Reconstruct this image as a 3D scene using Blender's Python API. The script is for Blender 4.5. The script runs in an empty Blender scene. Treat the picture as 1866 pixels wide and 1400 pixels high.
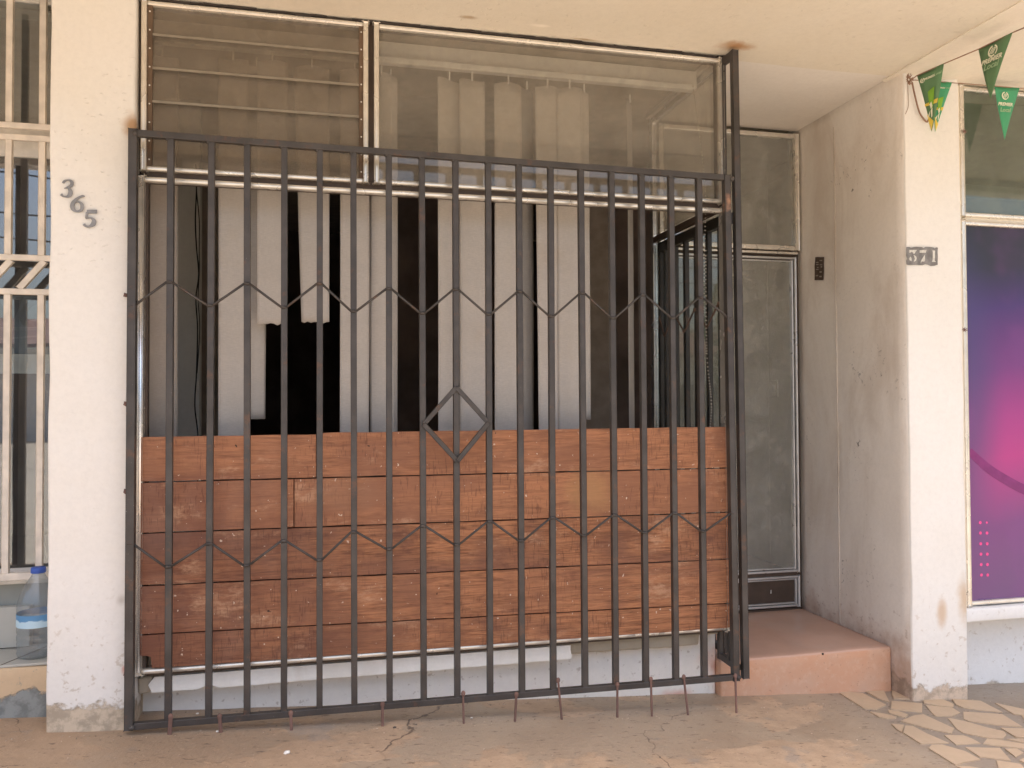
import bpy, bmesh, math, random
from mathutils import Vector, Matrix, noise
R = math.radians
random.seed(7)
S = bpy.context.scene
COL = S.collection

# ------------------------------------------------------------------ camera
CAM = Vector((0.0, -3.5, 1.5))
FPX, CX, CY = 1463.32, 933.0, 700.0
YAW, PITCH, ROLL = R(13.177), R(1.2034), R(-0.25925)
fw = Vector((math.sin(YAW)*math.cos(PITCH), math.cos(YAW)*math.cos(PITCH), math.sin(PITCH)))
rt0 = Vector((math.cos(YAW), -math.sin(YAW), 0)); up0 = rt0.cross(fw)
rt = rt0*math.cos(ROLL) + up0*math.sin(ROLL); up = -rt0*math.sin(ROLL) + up0*math.cos(ROLL)
cd = bpy.data.cameras.new('camera'); cam = bpy.data.objects.new('camera', cd); COL.objects.link(cam)
m = Matrix((rt, up, -fw)).transposed().to_4x4(); m.translation = CAM; cam.matrix_world = m
cd.sensor_width = 36.0; cd.lens = 36.0*FPX/1866.0; cd.clip_end = 2000; cd.clip_start = 0.05
S.camera = cam

# ------------------------------------------------------------------ sky, sun, exposure
SUN_EL, SUN_AZ = R(75), R(192)
w = bpy.data.worlds.new('World'); S.world = w; w.use_nodes = True
nt = w.node_tree; bg = nt.nodes['Background']
sky = nt.nodes.new('ShaderNodeTexSky'); sky.sky_type = 'NISHITA'; sky.sun_disc = False
sky.sun_elevation = SUN_EL; sky.sun_rotation = SUN_AZ; sky.dust_density = 5.0; sky.air_density = 1.0
nt.links.new(sky.outputs[0], bg.inputs[0]); bg.inputs[1].default_value = 0.15
sl = bpy.data.lights.new('sun', 'SUN'); sl.energy = 2.6; sl.angle = R(0.5); sl.color = (1.0, 0.97, 0.92)
so = bpy.data.objects.new('sun', sl); COL.objects.link(so); so.location = (0, -5, 12)
sd = Vector((math.sin(SUN_AZ)*math.cos(SUN_EL), math.cos(SUN_AZ)*math.cos(SUN_EL), math.sin(SUN_EL)))
so.rotation_euler = sd.to_track_quat('Z', 'Y').to_euler()
S.view_settings.view_transform = 'Standard'; S.view_settings.look = 'None'
S.view_settings.exposure = 1.36; S.view_settings.gamma = 1.0
S.cycles.max_bounces = 10; S.cycles.diffuse_bounces = 6; S.cycles.transparent_max_bounces = 16

# ------------------------------------------------------------------ survey helpers (pixel of the photograph on a known real plane)
def ray(px, py): return rt*((px-CX)/FPX) + up*(-(py-CY)/FPX) + fw
def at(px, py, Y):
    d = ray(px, py); return CAM + d*((Y-CAM.y)/d.y)
def atx(px, py, X):
    d = ray(px, py); return CAM + d*((X-CAM.x)/d.x)
GA, GB = 0.13, -0.058
def gz(x): return GA + GB*max(-7.0, min(8.0, x))
def gnd(px, py):
    d = ray(px, py); return CAM + d*((GA-CAM.z)/(d.z-GB*d.x))

# ------------------------------------------------------------------ material helpers
class NT:
    def __init__(s, name):
        s.m = bpy.data.materials.new(name); s.m.use_nodes = True; s.t = s.m.node_tree
        s.b = s.t.nodes['Principled BSDF']; s.out = s.t.nodes['Material Output']
        s.pos = s.n('ShaderNodeNewGeometry').outputs['Position']
    def n(s, ty, **k):
        x = s.t.nodes.new(ty)
        for a, v in k.items(): setattr(x, a, v)
        return x
    def l(s, a, b): s.t.links.new(a, b)
    def map(s, sc=(1,1,1), loc=(0,0,0), rot=(0,0,0)):
        x = s.n('ShaderNodeMapping'); s.l(s.pos, x.inputs[0])
        x.inputs['Scale'].default_value = sc; x.inputs['Location'].default_value = loc; x.inputs['Rotation'].default_value = rot
        return x.outputs[0]
    def noise(s, scale, detail=4, rough=.55, vec=None, dist=0):
        x = s.n('ShaderNodeTexNoise'); s.l(vec if vec else s.pos, x.inputs['Vector'])
        x.inputs['Scale'].default_value = scale; x.inputs['Detail'].default_value = detail
        x.inputs['Roughness'].default_value = rough; x.inputs['Distortion'].default_value = dist
        return x.outputs['Fac']
    def rng(s, v, a, b, c=0., d=1., smooth=True):
        x = s.n('ShaderNodeMapRange'); s.l(v, x.inputs['Value'])
        if smooth: x.interpolation_type = 'SMOOTHSTEP'
        for i, q in zip(('From Min','From Max','To Min','To Max'), (a,b,c,d)): x.inputs[i].default_value = q
        return x.outputs[0]
    def math(s, op, a, b=0.5, c=None):
        x = s.n('ShaderNodeMath', operation=op)
        for i, q in enumerate((a, b, c)):
            if q is None: continue
            if isinstance(q, (int, float)): x.inputs[i].default_value = q
            else: s.l(q, x.inputs[i])
        return x.outputs[0]
    def mix(s, f, a, b, mode='MIX'):
        x = s.n('ShaderNodeMix', data_type='RGBA', blend_type=mode)
        if isinstance(f, (int, float)): x.inputs[0].default_value = f
        else: s.l(f, x.inputs[0])
        for i, q in ((6, a), (7, b)):
            if isinstance(q, tuple): x.inputs[i].default_value = (*q, 1) if len(q) == 3 else q
            else: s.l(q, x.inputs[i])
        return x.outputs[2]
    def xyz(s):
        x = s.n('ShaderNodeSeparateXYZ'); s.l(s.pos, x.inputs[0]); return x.outputs
    def dist(s, p, sc=(1,1,1)):
        x = s.n('ShaderNodeVectorMath', operation='SUBTRACT'); s.l(s.pos, x.inputs[0]); x.inputs[1].default_value = p
        y = s.n('ShaderNodeVectorMath', operation='MULTIPLY'); s.l(x.outputs[0], y.inputs[0]); y.inputs[1].default_value = sc
        z = s.n('ShaderNodeVectorMath', operation='LENGTH'); s.l(y.outputs[0], z.inputs[0]); return z.outputs['Value']
    def bump(s, h, strength=.3, dist=.01, prev=None):
        x = s.n('ShaderNodeBump'); s.l(h, x.inputs['Height']); x.inputs['Strength'].default_value = strength; x.inputs['Distance'].default_value = dist
        if prev: s.l(prev, x.inputs['Normal'])
        return x.outputs[0]
    def fin(s, col=None, rough=.8, nrm=None, metal=0., spec=.3):
        if col is not None:
            if isinstance(col, tuple): s.b.inputs['Base Color'].default_value = (*col, 1)
            else: s.l(col, s.b.inputs['Base Color'])
        if isinstance(rough, (int, float)): s.b.inputs['Roughness'].default_value = rough
        else: s.l(rough, s.b.inputs['Roughness'])
        if nrm: s.l(nrm, s.b.inputs['Normal'])
        s.b.inputs['Metallic'].default_value = metal; s.b.inputs['Specular IOR Level'].default_value = spec
        return s.m

def simple(name, col, rough=.7, metal=0., var=.12, sc=12, bumpy=.1, spec=.3):
    t = NT(name); f = t.rng(t.noise(sc, 5), .3, .7)
    c = t.mix(f, tuple(v*(1-var) for v in col), tuple(min(1, v*(1+var)) for v in col))
    return t.fin(c, rough, t.bump(t.noise(sc*8, 3), bumpy, .003), metal, spec)

def plaster(name, col, col2, peel=None, peel_h=.12, slope=True, spots=(), gouges=.0, scuffs=0., dirt=None, dirt_amt=.5, rustfoot=None, base=None):
    t = NT(name)
    c = t.mix(t.rng(t.noise(1.3, 5, .6), .3, .7), col, col2)
    c = t.mix(t.math('MULTIPLY', t.rng(t.noise(38, 4, .7), .35, .75), .16), c, tuple(v*.72 for v in col2))
    if dirt:
        f = t.rng(t.noise(2.1, 7, .62, t.map((1.6, 1.6, .55), (3, 1, 0)), .6), .44, .74)
        c = t.mix(t.math('MULTIPLY', f, dirt_amt), c, dirt)
    h = t.math('MULTIPLY', t.noise(90, 5, .6), .6)
    nrm = t.bump(t.noise(9, 4), .25, .012)
    nrm = t.bump(h, .35, .003, nrm)
    if gouges:
        x = t.xyz()
        v = t.noise(36, 2, .5, t.map((1, 1, 2.6)), .3)
        g = t.math('MULTIPLY', t.math('MULTIPLY', t.rng(v, .66, .72), t.rng(t.noise(1.7, 2), .42, .6)), t.rng(x[2], 1.5, 2.4, .12, 1))
        c = t.mix(t.math('MULTIPLY', g, .28*gouges), c, tuple(v*.6 for v in col2))
        nrm = t.bump(t.math('SUBTRACT', 1., g), .9*gouges, .006, nrm)
    if scuffs:
        g = t.math('MULTIPLY', t.rng(t.noise(34, 3, .6, t.map((1, 1, .8), (5, 2, 0)), 1.2), .62, .68), t.rng(t.noise(2.6, 2, .5, t.map((1,1,1), (9, 4, 2))), .56, .66))
        c = t.mix(t.math('MULTIPLY', g, scuffs), c, (.12, .095, .07))
    x = t.xyz()
    zz = t.math('SUBTRACT', x[2], base if base is not None else GA)
    if base is None: zz = t.math('MULTIPLY_ADD', x[0], -GB, zz)
    if rustfoot:
        f = t.rng(t.math('ADD', zz, t.math('MULTIPLY', t.noise(3.2, 6, .65), -.75)), -.28, .02, 1, 0)
        c = t.mix(t.math('MULTIPLY', f, .75), c, rustfoot)
    if peel:
        e = t.math('ADD', zz, t.math('MULTIPLY', t.noise(8, 8, .68), -.26))
        f = t.rng(e, peel_h-.145, peel_h-.12, 1, 0)
        c = t.mix(f, c, t.mix(t.rng(t.noise(17, 5, .7), .4, .6), peel, tuple(v*.68 for v in peel)))
        nrm = t.bump(t.math('SUBTRACT', 1., f), .7, .004, nrm)
        # sparse dirty dots up to knee height
        f2 = t.math('MULTIPLY', t.rng(t.noise(28, 4, .6), .60, .68), t.rng(zz, .15, .75, 1, 0))
        c = t.mix(t.math('MULTIPLY', f2, .55), c, tuple(v*.8 for v in peel))
    for p, r, cc, sc in spots:
        d = t.math('ADD', t.dist(p, sc), t.math('MULTIPLY', t.noise(14, 5, .6), r*.9))
        c = t.mix(t.math('MULTIPLY', t.rng(d, r*.55, r*1.5, 1, 0), .85), c, cc)
    return t.fin(c, .85, nrm, 0, .2)

CREAM, CREAM2 = (.80, .70, .56), (.76, .64, .48)
M = {}
M['pillar_left'] = plaster('plaster_pillar_left', (.80, .765, .71), (.78, .735, .66), (.60, .49, .36), .09, gouges=.6, spots=[((-.77, .05, 2.64), .05, (.42, .22, .08), (1, 1, .7)), ((-.79, .05, .42), .014, (.6, .3, .22), (1, 1, .5)), ((-.80, .05, .70), .03, (.55, .50, .44), (1, 1, 1))])
M['pillar_right'] = plaster('plaster_pillar_right', (.83, .80, .745), (.81, .77, .70), (.66, .53, .40), .07, gouges=.35, spots=[((3.24, .05, .46), .07, (.62, .46, .30), (1.2, 1, .45)), ((3.10, .05, .40), .04, (.64, .47, .32), (1, 1, .4))])
M['recess'] = plaster('plaster_recess', (.88, .825, .75), (.82, .755, .67), (.48, .36, .27), .08, dirt=(.50, .39, .29), dirt_amt=.42, gouges=.5, scuffs=.75, rustfoot=(.42, .25, .16))
M['joint'] = plaster('joint_filler', (.70, .63, .55), (.60, .53, .45), dirt=(.36, .28, .2), dirt_amt=.8, base=0)
M['base'] = plaster('plaster_base', (.88, .845, .78), (.84, .80, .73), (.50, .40, .31), -.04, spots=[((1.98, .25, .17), .13, (.66, .30, .19), (.8, 1, 1.1)), ((1.72, .25, .02), .05, (.66, .34, .24), (.4, 1, 1))])
M['base_right'] = plaster('plaster_base_right', (.84, .83, .80), (.80, .78, .74), (.6, .52, .42), .0)
M['base_left'] = plaster('plaster_base_left', (.66, .49, .31), (.60, .43, .27), (.30, .31, .29), .10, base=None)
M['sill'] = plaster('plaster_sill', (.90, .87, .80), (.86, .82, .75), gouges=.3, dirt=(.62, .54, .42), dirt_amt=.35, base=0)
M['concrete'] = plaster('raw_concrete', (.52, .45, .35), (.44, .38, .29), gouges=.6, dirt=(.27, .23, .17), dirt_amt=.7, base=0)
M['ceil'] = plaster('ceiling_cream', (.77, .705, .585), (.73, .655, .53), gouges=.45, spots=[((1.93, -.02, 3.2), .055, (.40, .19, .06), (.45, .8, 1)), ((.62, -.03, 3.2), .02, (.45, .34, .22), (.35, 1, 1)), ((1.2, .07, 3.2), .014, (.42, .30, .18), (.15, 1, 1)), ((.95, -.02, 3.2), .02, (.88, .80, .68), (.3, 1, 1))], base=0)
M['ceil_white'] = plaster('ceiling_white', (.80, .75, .68), (.77, .71, .63), base=0)
M['ceil_right'] = plaster('ceiling_offwhite', (.85, .78, .66), (.82, .74, .61), gouges=.2, base=0)
M['room'] = plaster('room_wall', (.78, .76, .70), (.72, .70, .64), dirt=(.55, .50, .42), dirt_amt=.5, base=0)
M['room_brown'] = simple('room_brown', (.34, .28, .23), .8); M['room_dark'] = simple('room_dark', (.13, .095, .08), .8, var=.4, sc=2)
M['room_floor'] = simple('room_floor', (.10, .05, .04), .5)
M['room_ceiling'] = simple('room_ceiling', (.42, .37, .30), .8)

def step_mat():
    t = NT('terracotta_step'); x = t.xyz()
    top = t.mix(t.rng(t.noise(3, 6, .6), .3, .7), (.60, .37, .265), (.52, .315, .225))
    top = t.mix(t.math('MULTIPLY', t.rng(t.noise(1.6, 6, .6, t.map((1, 1, 1), (4, 0, 0))), .48, .66), .45), top, (.54, .40, .32))
    side = t.mix(t.rng(t.noise(3, 7, .6), .3, .75), (.62, .335, .20), (.58, .385, .27))
    side = t.mix(t.math('MULTIPLY', t.rng(t.noise(26, 6, .7), .5, .66), .45), side, (.66, .44, .31)); side = t.mix(t.math('MULTIPLY', t.rng(t.noise(60, 3, .6), .62, .7), .5), side, (.34, .19, .12))
    f = t.rng(x[2], .183, .190)
    c = t.mix(f, side, top)
    return t.fin(c, t.rng(f, 0, 1, .8, .26), t.bump(t.noise(70, 4), .18, .003), 0, .4)
M['step'] = step_mat()

def wood(name):
    t = NT(name)
    oi = t.n('ShaderNodeObjectInfo').outputs['Random']
    off = t.n('ShaderNodeCombineXYZ'); t.l(t.math('MULTIPLY', oi, 37.), off.inputs[0]); t.l(t.math('MULTIPLY', oi, 11.), off.inputs[2])
    add = t.n('ShaderNodeVectorMath', operation='ADD'); t.l(t.pos, add.inputs[0]); t.l(off.outputs[0], add.inputs[1])
    def mp(sc):
        q = t.n('ShaderNodeMapping'); t.l(add.outputs[0], q.inputs[0]); q.inputs['Scale'].default_value = sc; return q.outputs[0]
    g = t.noise(5, 9, .68, mp((.9, 1, 13)), 1.1)
    g2 = t.noise(30, 5, .7, mp((.5, 1, 11)), .4)
    c = t.mix(t.rng(g, .30, .66), (.135, .050, .026), (.50, .215, .10))
    c = t.mix(t.math('MULTIPLY', t.rng(g2, .45, .70), .55), c, (.62, .32, .165))
    # tea-coloured stains and darker old varnish in patches
    c = t.mix(t.math('MULTIPLY', t.rng(t.noise(2.3, 7, .62, mp((1, 1, 1.5)), .5), .42, .64), .70), c, (.20, .090, .058))
    c = t.mix(t.math('MULTIPLY', t.rng(t.noise(6.5, 6, .65, mp((.8, 1, 1.4)), .3), .56, .70), .55), c, (.13, .055, .04))
    c = t.mix(t.math('MULTIPLY', oi, .45), c, (.50, .22, .11))
    x = t.xyz()
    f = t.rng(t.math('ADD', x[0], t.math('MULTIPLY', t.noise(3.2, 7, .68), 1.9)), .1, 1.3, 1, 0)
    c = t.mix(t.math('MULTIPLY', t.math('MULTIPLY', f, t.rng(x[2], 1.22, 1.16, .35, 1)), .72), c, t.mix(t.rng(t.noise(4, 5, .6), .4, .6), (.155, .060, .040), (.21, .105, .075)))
    # sun-bleached, rubbed patches
    c = t.mix(t.math('MULTIPLY', t.rng(t.noise(3.4, 9, .76, mp((.7, 1, 1.7))), .55, .68), .70), c, (.60, .35, .21))
    sc = t.math('MULTIPLY', t.rng(t.noise(70, 2, .5, mp((3.0, 1, .35))), .58, .66), t.rng(t.noise(3.5, 3, .5, mp((1, 1, 1))), .46, .58))
    c = t.mix(t.math('MULTIPLY', sc, .5), c, (.11, .045, .03))
    c = t.mix(t.rng(t.noise(55, 2, .5), .72, .75), c, (.70, .55, .42))
    c = t.mix(t.rng(t.noise(24, 2, .5, t.map((1, 1, 1), (4, 0, 3))), .76, .78), c, (.06, .03, .02))
    for p, s in (((1.205, .08, 1.075), (.75, 1, .8)), ((.10, .08, 1.1), (.5, 1, 1))):
        d = t.math('ADD', t.dist(p, s), t.math('MULTIPLY', t.noise(6, 8, .7), .16))
        c = t.mix(t.math('MULTIPLY', t.rng(d, .11, .19, 1, 0), .5), c, (.56, .31, .13) if p[0] > 1 else (.33, .17, .10))
    nrm = t.bump(g, .35, .004); nrm = t.bump(g2, .3, .0015, nrm)
    return t.fin(c, .62, nrm, 0, .3)
M['wood'] = wood('weathered_wood')

def iron(name, col=(.050, .043, .038), rough=.48):
    t = NT(name)
    c = t.mix(t.rng(t.noise(7, 6, .6), .35, .7), col, tuple(v*1.55 for v in col))
    c = t.mix(t.math('MULTIPLY', t.rng(t.noise(11, 7, .72), .56, .68), .7), c, (.13, .068, .040))
    c = t.mix(t.rng(t.noise(110, 3, .6), .71, .76), c, (.26, .25, .23))
    d = t.math('ADD', t.dist((1.885, 0, 2.44), (1, 1, .35)), t.math('MULTIPLY', t.noise(40, 5), .03))
    c = t.mix(t.rng(d, .025, .04, 1, 0), c, (.36, .19, .11))
    return t.fin(c, rough, t.bump(t.noise(45, 5, .6), .25, .002), .15, .45)
M['iron'] = iron('painted_iron'); M['iron_dark'] = iron('painted_iron_dark', (.035, .03, .028), .4); M['channel'] = iron('rusty_channel', (.105, .068, .042), .75); M['rusty'] = iron('rusty_iron', (.16, .09, .07), .75)

def alu(name, col, rough=.32):
    t = NT(name)
    c = t.mix(t.rng(t.noise(9, 6, .7), .35, .75), col, tuple(v*.80 for v in col))
    return t.fin(c, t.rng(t.noise(4, 4), .2, .8, rough-.05, rough+.12), None, .6, .6)
M['alu'] = alu('champagne_aluminium', (.84, .79, .70), .24); M['alu_grey'] = alu('grey_aluminium', (.70, .70, .69), .28)
M['alu_bright'] = alu('bright_aluminium', (.86, .86, .86), .22); M['alu_bright'].node_tree.nodes['Principled BSDF'].inputs['Metallic'].default_value = .85
M['core'] = simple('dark_frame_core', (.085, .06, .045), .5)
M['gap_dark'] = simple('gap_shade', (.05, .04, .035), .9)

def glass(name, dust_veil=.07, tint=(.93, .95, .93), veil_col=(.55, .5, .42), ior=1.5, tdark=1.):
    t = NT(name); t.t.nodes.remove(t.b)
    tr = t.n('ShaderNodeBsdfTransparent'); tr.inputs[0].default_value = (*[v*tdark for v in tint], 1)
    gl = t.n('ShaderNodeBsdfGlossy'); gl.inputs['Roughness'].default_value = .012; gl.inputs[0].default_value = (1, 1, 1, 1)
    fr = t.n('ShaderNodeFresnel'); bf = t.n('ShaderNodeNewGeometry').outputs['Backfacing']; t.l(t.rng(bf, 0, 1, ior, 1/ior, False), fr.inputs[0])
    nb = t.bump(t.noise(1.5, 2), .05, .02)
    t.l(nb, gl.inputs['Normal'])
    a = t.n('ShaderNodeMixShader'); t.l(fr.outputs[0], a.inputs[0]); t.l(tr.outputs[0], a.inputs[1]); t.l(gl.outputs[0], a.inputs[2])
    df = t.n('ShaderNodeBsdfDiffuse'); df.inputs[0].default_value = (*veil_col, 1)
    f = t.math('MULTIPLY', t.rng(t.noise(5, 8, .7), .25, .8, .55, 1.5), dust_veil)  # dust layer, raised to paint a pale veil of reflected light too
    b = t.n('ShaderNodeMixShader'); t.l(f, b.inputs[0]); t.l(a.outputs[0], b.inputs[1]); t.l(df.outputs[0], b.inputs[2])
    t.l(b.outputs[0], t.out.inputs[0]); return t.m
M['glass'] = glass('dusty_veiled_glass', .17, (.92, .91, .88), veil_col=(.47, .42, .35), ior=1.52); M['glass_clean'] = glass('window_glass', .02, ior=1.5); M['glass_door'] = glass('door_glass', .23, veil_col=(.56, .54, .48), ior=1.9)
M['glass_louvre'] = glass('louvre_glass', .30, (.80, .77, .72), (.36, .305, .24)); M['glass_edge'] = simple('glass_edge', (.25, .215, .165), .4)
M['glass_dark'] = glass('tinted_glass', .05, (.80, .84, .86), (.3, .3, .3), 2.1)

M['glass_green'] = glass('green_tinted_glass', .22, (.72, .78, .70), (.34, .37, .30), 1.7)
def fabric(name, col, trans=.12):
    t = NT(name)
    wv = t.noise(1, 2, .5, t.map((60, 60, 900))); wv2 = t.noise(1, 2, .5, t.map((700, 700, 40)))
    big = t.noise(6, 6, .6, t.map((1, 1, 3)))
    c = t.mix(t.rng(t.math('ADD', t.math('MULTIPLY', wv, .7), t.math('MULTIPLY', wv2, .3)), .35, .65), tuple(v*.84 for v in col), col)
    c = t.mix(t.math('MULTIPLY', t.rng(big, .4, .7), .22), c, tuple(v*.75 for v in col))
    c = t.mix(t.math('MULTIPLY', t.rng(t.noise(3, 5, .6), .58, .7), .3), c, (.42, .34, .26))
    m_ = t.fin(c, .9, t.bump(wv, .5, .001), 0, .1)
    return m_
M['fabric'] = fabric('blind_fabric', (.56, .51, .455)); M['fabric_mid'] = fabric('blind_fabric_shaded', (.46, .40, .345)); M['fabric_dim'] = fabric('blind_fabric_dim', (.36, .33, .30))  # mid: darker copy, the left slat's shade put into its colour
M['plastic_white'] = simple('white_plastic', (.75, .72, .66), .5)
M['paint_cream'] = simple('cream_bar_paint', (.72, .65, .56), .45, bumpy=.15)
M['digit'] = simple('grey_digit_paint', (.235, .235, .24), .5, var=.15, sc=30)
M['patch'] = simple('grey_stencil_patch', (.22, .21, .20), .8, var=.25, sc=30)
M['patch_brown'] = simple('brown_stencil_patch', (.085, .058, .042), .8, var=.2, sc=30)
M['stencil'] = simple('stencil_white', (.62, .60, .54), .8, var=.15, sc=60)
M['stencil_dim'] = simple('stencil_faded', (.27, .23, .19), .8, var=.2, sc=60)

def paving():
    t = NT('worn_cement'); x = t.xyz()
    c = t.mix(t.rng(t.noise(2.2, 7, .6), .3, .7), (.37, .275, .19), (.43, .335, .24))
    sand = t.mix(t.rng(t.noise(9, 8, .7), .35, .65), (.53, .38, .255), (.44, .315, .21))
    n1 = t.noise(1.25, 9, .6, t.map((.75, 1.3, 1), (2.7, 1.2, 0)), .3)
    gx = t.rng(x[0], 1.9, 2.5, 0, -.12)
    f = t.rng(t.math('ADD', n1, gx), .495, .520)
    c = t.mix(f, c, sand)
    # reddish earth worn in at the left
    g = t.rng(t.math('ADD', x[0], t.math('MULTIPLY', t.noise(2, 6, .6), .9)), -.2, .9, 1, 0)
    c = t.mix(t.math('MULTIPLY', g, .6), c, (.35, .24, .155))
    c = t.mix(t.rng(x[0], 2.35, 2.75, 0, .85), c, (.30, .25, .20))
    # pits and crumbs, elongated
    c = t.mix(t.math('MULTIPLY', t.rng(t.noise(34, 5, .7, t.map((.5, 1.5, 1), (0, 0, 0), (0, 0, .4))), .59, .66), .75), c, (.13, .09, .065))
    c = t.mix(t.math('MULTIPLY', t.rng(t.noise(70, 3, .6), .66, .72), .6), c, (.58, .44, .32))
    c = t.mix(t.math('MULTIPLY', t.rng(t.noise(3.4, 5, .6, t.map((1, 1, 1), (7, 3, 0))), .60, .68), .5), c, (.30, .265, .23))
    v = t.n('ShaderNodeTexVoronoi', feature='DISTANCE_TO_EDGE'); 
    dn = t.n('ShaderNodeTexNoise'); t.l(t.pos, dn.inputs['Vector']); dn.inputs['Scale'].default_value = 5; dn.inputs['Detail'].default_value = 8
    va = t.n('ShaderNodeVectorMath', operation='MULTIPLY_ADD'); t.l(dn.outputs['Color'], va.inputs[0]); va.inputs[1].default_value = (.28, .28, 0); t.l(t.pos, va.inputs[2])
    t.l(va.outputs[0], v.inputs['Vector']); v.inputs['Scale'].default_value = 1.1
    cr = t.math('MULTIPLY', t.rng(v.outputs['Distance'], .001, .0045, 1, 0), t.rng(t.noise(1.4, 3, .5, t.map((1,1,1), (3.6, 5, 0))), .54, .62))
    c = t.mix(t.math('MULTIPLY', cr, .75), c, (.09, .065, .05))
    nrm = t.bump(t.noise(6, 6, .6), .5, .025); nrm = t.bump(t.noise(45, 6, .7), .7, .006, nrm)
    nrm = t.bump(f, .5, .003, nrm); nrm = t.bump(t.math('SUBTRACT', 1., cr), .6, .005, nrm)
    return t.fin(c, t.rng(n1, .4, .6, .46, .75), nrm, 0, .4)
M['paving'] = paving()
M['tile'] = plaster('cream_paving_stone', (.58, .44, .30), (.52, .39, .265), dirt=(.40, .30, .21), dirt_amt=.35, base=-9)
M['tile'].node_tree.nodes['Principled BSDF'].inputs['Roughness'].default_value = .5
M['street'] = plaster('dusty_street', (.48, .43, .36), (.42, .37, .30), dirt=(.36, .29, .22), base=-50)
M['grit'] = simple('grit', (.42, .34, .26), .9, var=.6, sc=40); M['ledge_tile'] = simple('grey_ledge_tile', (.46, .45, .40), .4, var=.08, sc=4)
M['ledge_wall'] = simple('grey_green_wall', (.32, .33, .30), .7, var=.1, sc=5)
M['oppo'] = simple('opposite_wall', (.80, .76, .70), .8); M['oppo_dark'] = simple('opposite_shutter', (.10, .09, .085), .6)
M['oppo_roof'] = simple('opposite_roof', (.20, .10, .07), .7)
M['leafm'] = simple('tree_leaf', (.05, .09, .03), .7); M['bark'] = simple('tree_bark', (.12, .08, .05), .9)
M['green'] = simple('pennant_green', (.07, .34, .17), .5, var=.06, sc=3, bumpy=0)
M['green_dull'] = simple('pennant_green_shaded', (.12, .235, .115), .6, var=.08, sc=3, bumpy=0)  # duller copy of the green, the pennants' shade put into its colour
M['lime'] = simple('pennant_lime', (.22, .45, .05), .5, var=.1, bumpy=0); M['yellow'] = simple('pennant_yellow', (.80, .60, .10), .5, var=.05, bumpy=0)
M['print_white'] = simple('pennant_print', (.80, .80, .62), .5, var=.05, bumpy=0); M['print_dim'] = simple('pennant_print_outline', (.34, .50, .30), .5, var=.05, bumpy=0)
M['string'] = simple('string_brown', (.30, .18, .12), .9)
M['black'] = simple('black_cable', (.02, .017, .016), .6)
M['cap'] = simple('blue_cap', (.05, .11, .42), .4); M['bead'] = simple('chain_bead', (.42, .38, .32), .35, bumpy=0)

def poster():
    t = NT('purple_poster'); x = t.xyz()
    def cr(stops, v):
        r = t.n('ShaderNodeValToRGB'); t.l(v, r.inputs[0]); e = r.color_ramp.elements
        while len(e) < len(stops): e.new(.5)
        for q, (p, c) in zip(e, stops): q.position = p; q.color = (*c, 1)
        return r.outputs[0]
    z = t.rng(x[2], .42, 2.44, 0, 1, False)
    # the print itself fades from black at the top through violet and magenta to mauve
    v = t.math('ADD', z, t.math('MULTIPLY', t.rng(x[0], 3.3, 4.2, 0, 1, False), -.06))
    c = cr([(0, (.22, .09, .26)), (.18, (.26, .06, .26)), (.36, (.62, .045, .30)), (.47, (.50, .05, .31)), (.60, (.24, .05, .27)), (.76, (.085, .035, .20)), (.87, (.03, .025, .045)), (1, (.02, .02, .022))], v)
    d = t.dist((3.28, .12, 1.5), (1, 1, .32))
    c = t.mix(t.math('MULTIPLY', t.rng(d, .10, .34, 1, 0), .7), c, (.09, .075, .24))
    blob = t.noise(2.3, 3, .5)
    c = t.mix(t.math('MULTIPLY', t.rng(blob, .5, .7), .3), c, (.30, .07, .32)); c = t.mix(.30, c, (.012, .010, .02))
    return t.fin(c, .3, None, 0, .5)
M['poster'] = poster(); M['poster_arc'] = simple('poster_arc', (.23, .03, .16), .3, bumpy=0); M['poster_dot'] = simple('poster_dot', (.85, .08, .28), .3, bumpy=0)
M['sign_blue'] = simple('faded_banner', (.22, .26, .29), .6, var=.1, sc=4); M['sign_letter'] = simple('banner_letter', (.12, .135, .155), .6, bumpy=0); M['sign_line'] = simple('banner_line', (.36, .39, .40), .6, bumpy=0)

def bottle_mat():
    t = NT('clear_bottle'); t.t.nodes.remove(t.b)
    tr = t.n('ShaderNodeBsdfTransparent'); tr.inputs[0].default_value = (.84, .88, .90, 1)
    gl = t.n('ShaderNodeBsdfGlossy'); gl.inputs['Roughness'].default_value = .12
    fr = t.n('ShaderNodeFresnel'); bf = t.n('ShaderNodeNewGeometry').outputs['Backfacing']; t.l(t.rng(bf, 0, 1, 1.45, 1/1.45, False), fr.inputs[0])
    a = t.n('ShaderNodeMixShader'); t.l(t.math('MULTIPLY_ADD', fr.outputs[0], 1.0, .05), a.inputs[0]); t.l(tr.outputs[0], a.inputs[1]); t.l(gl.outputs[0], a.inputs[2])
    df = t.n('ShaderNodeBsdfDiffuse'); df.inputs[0].default_value = (.5, .52, .53, 1)
    b = t.n('ShaderNodeMixShader'); b.inputs[0].default_value = .14; t.l(a.outputs[0], b.inputs[1]); t.l(df.outputs[0], b.inputs[2])
    t.l(b.outputs[0], t.out.inputs[0]); return t.m
M['bottle'] = bottle_mat()
def blabel():
    t = NT('bottle_label'); x = t.xyz()
    f = t.rng(t.math('ADD', x[2], t.math('MULTIPLY', t.noise(22, 5), .05)), .600, .606)
    c = t.mix(f, (.50, .68, .78), (.12, .29, .50)); return t.fin(c, .35)
M['blabel'] = blabel()

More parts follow.
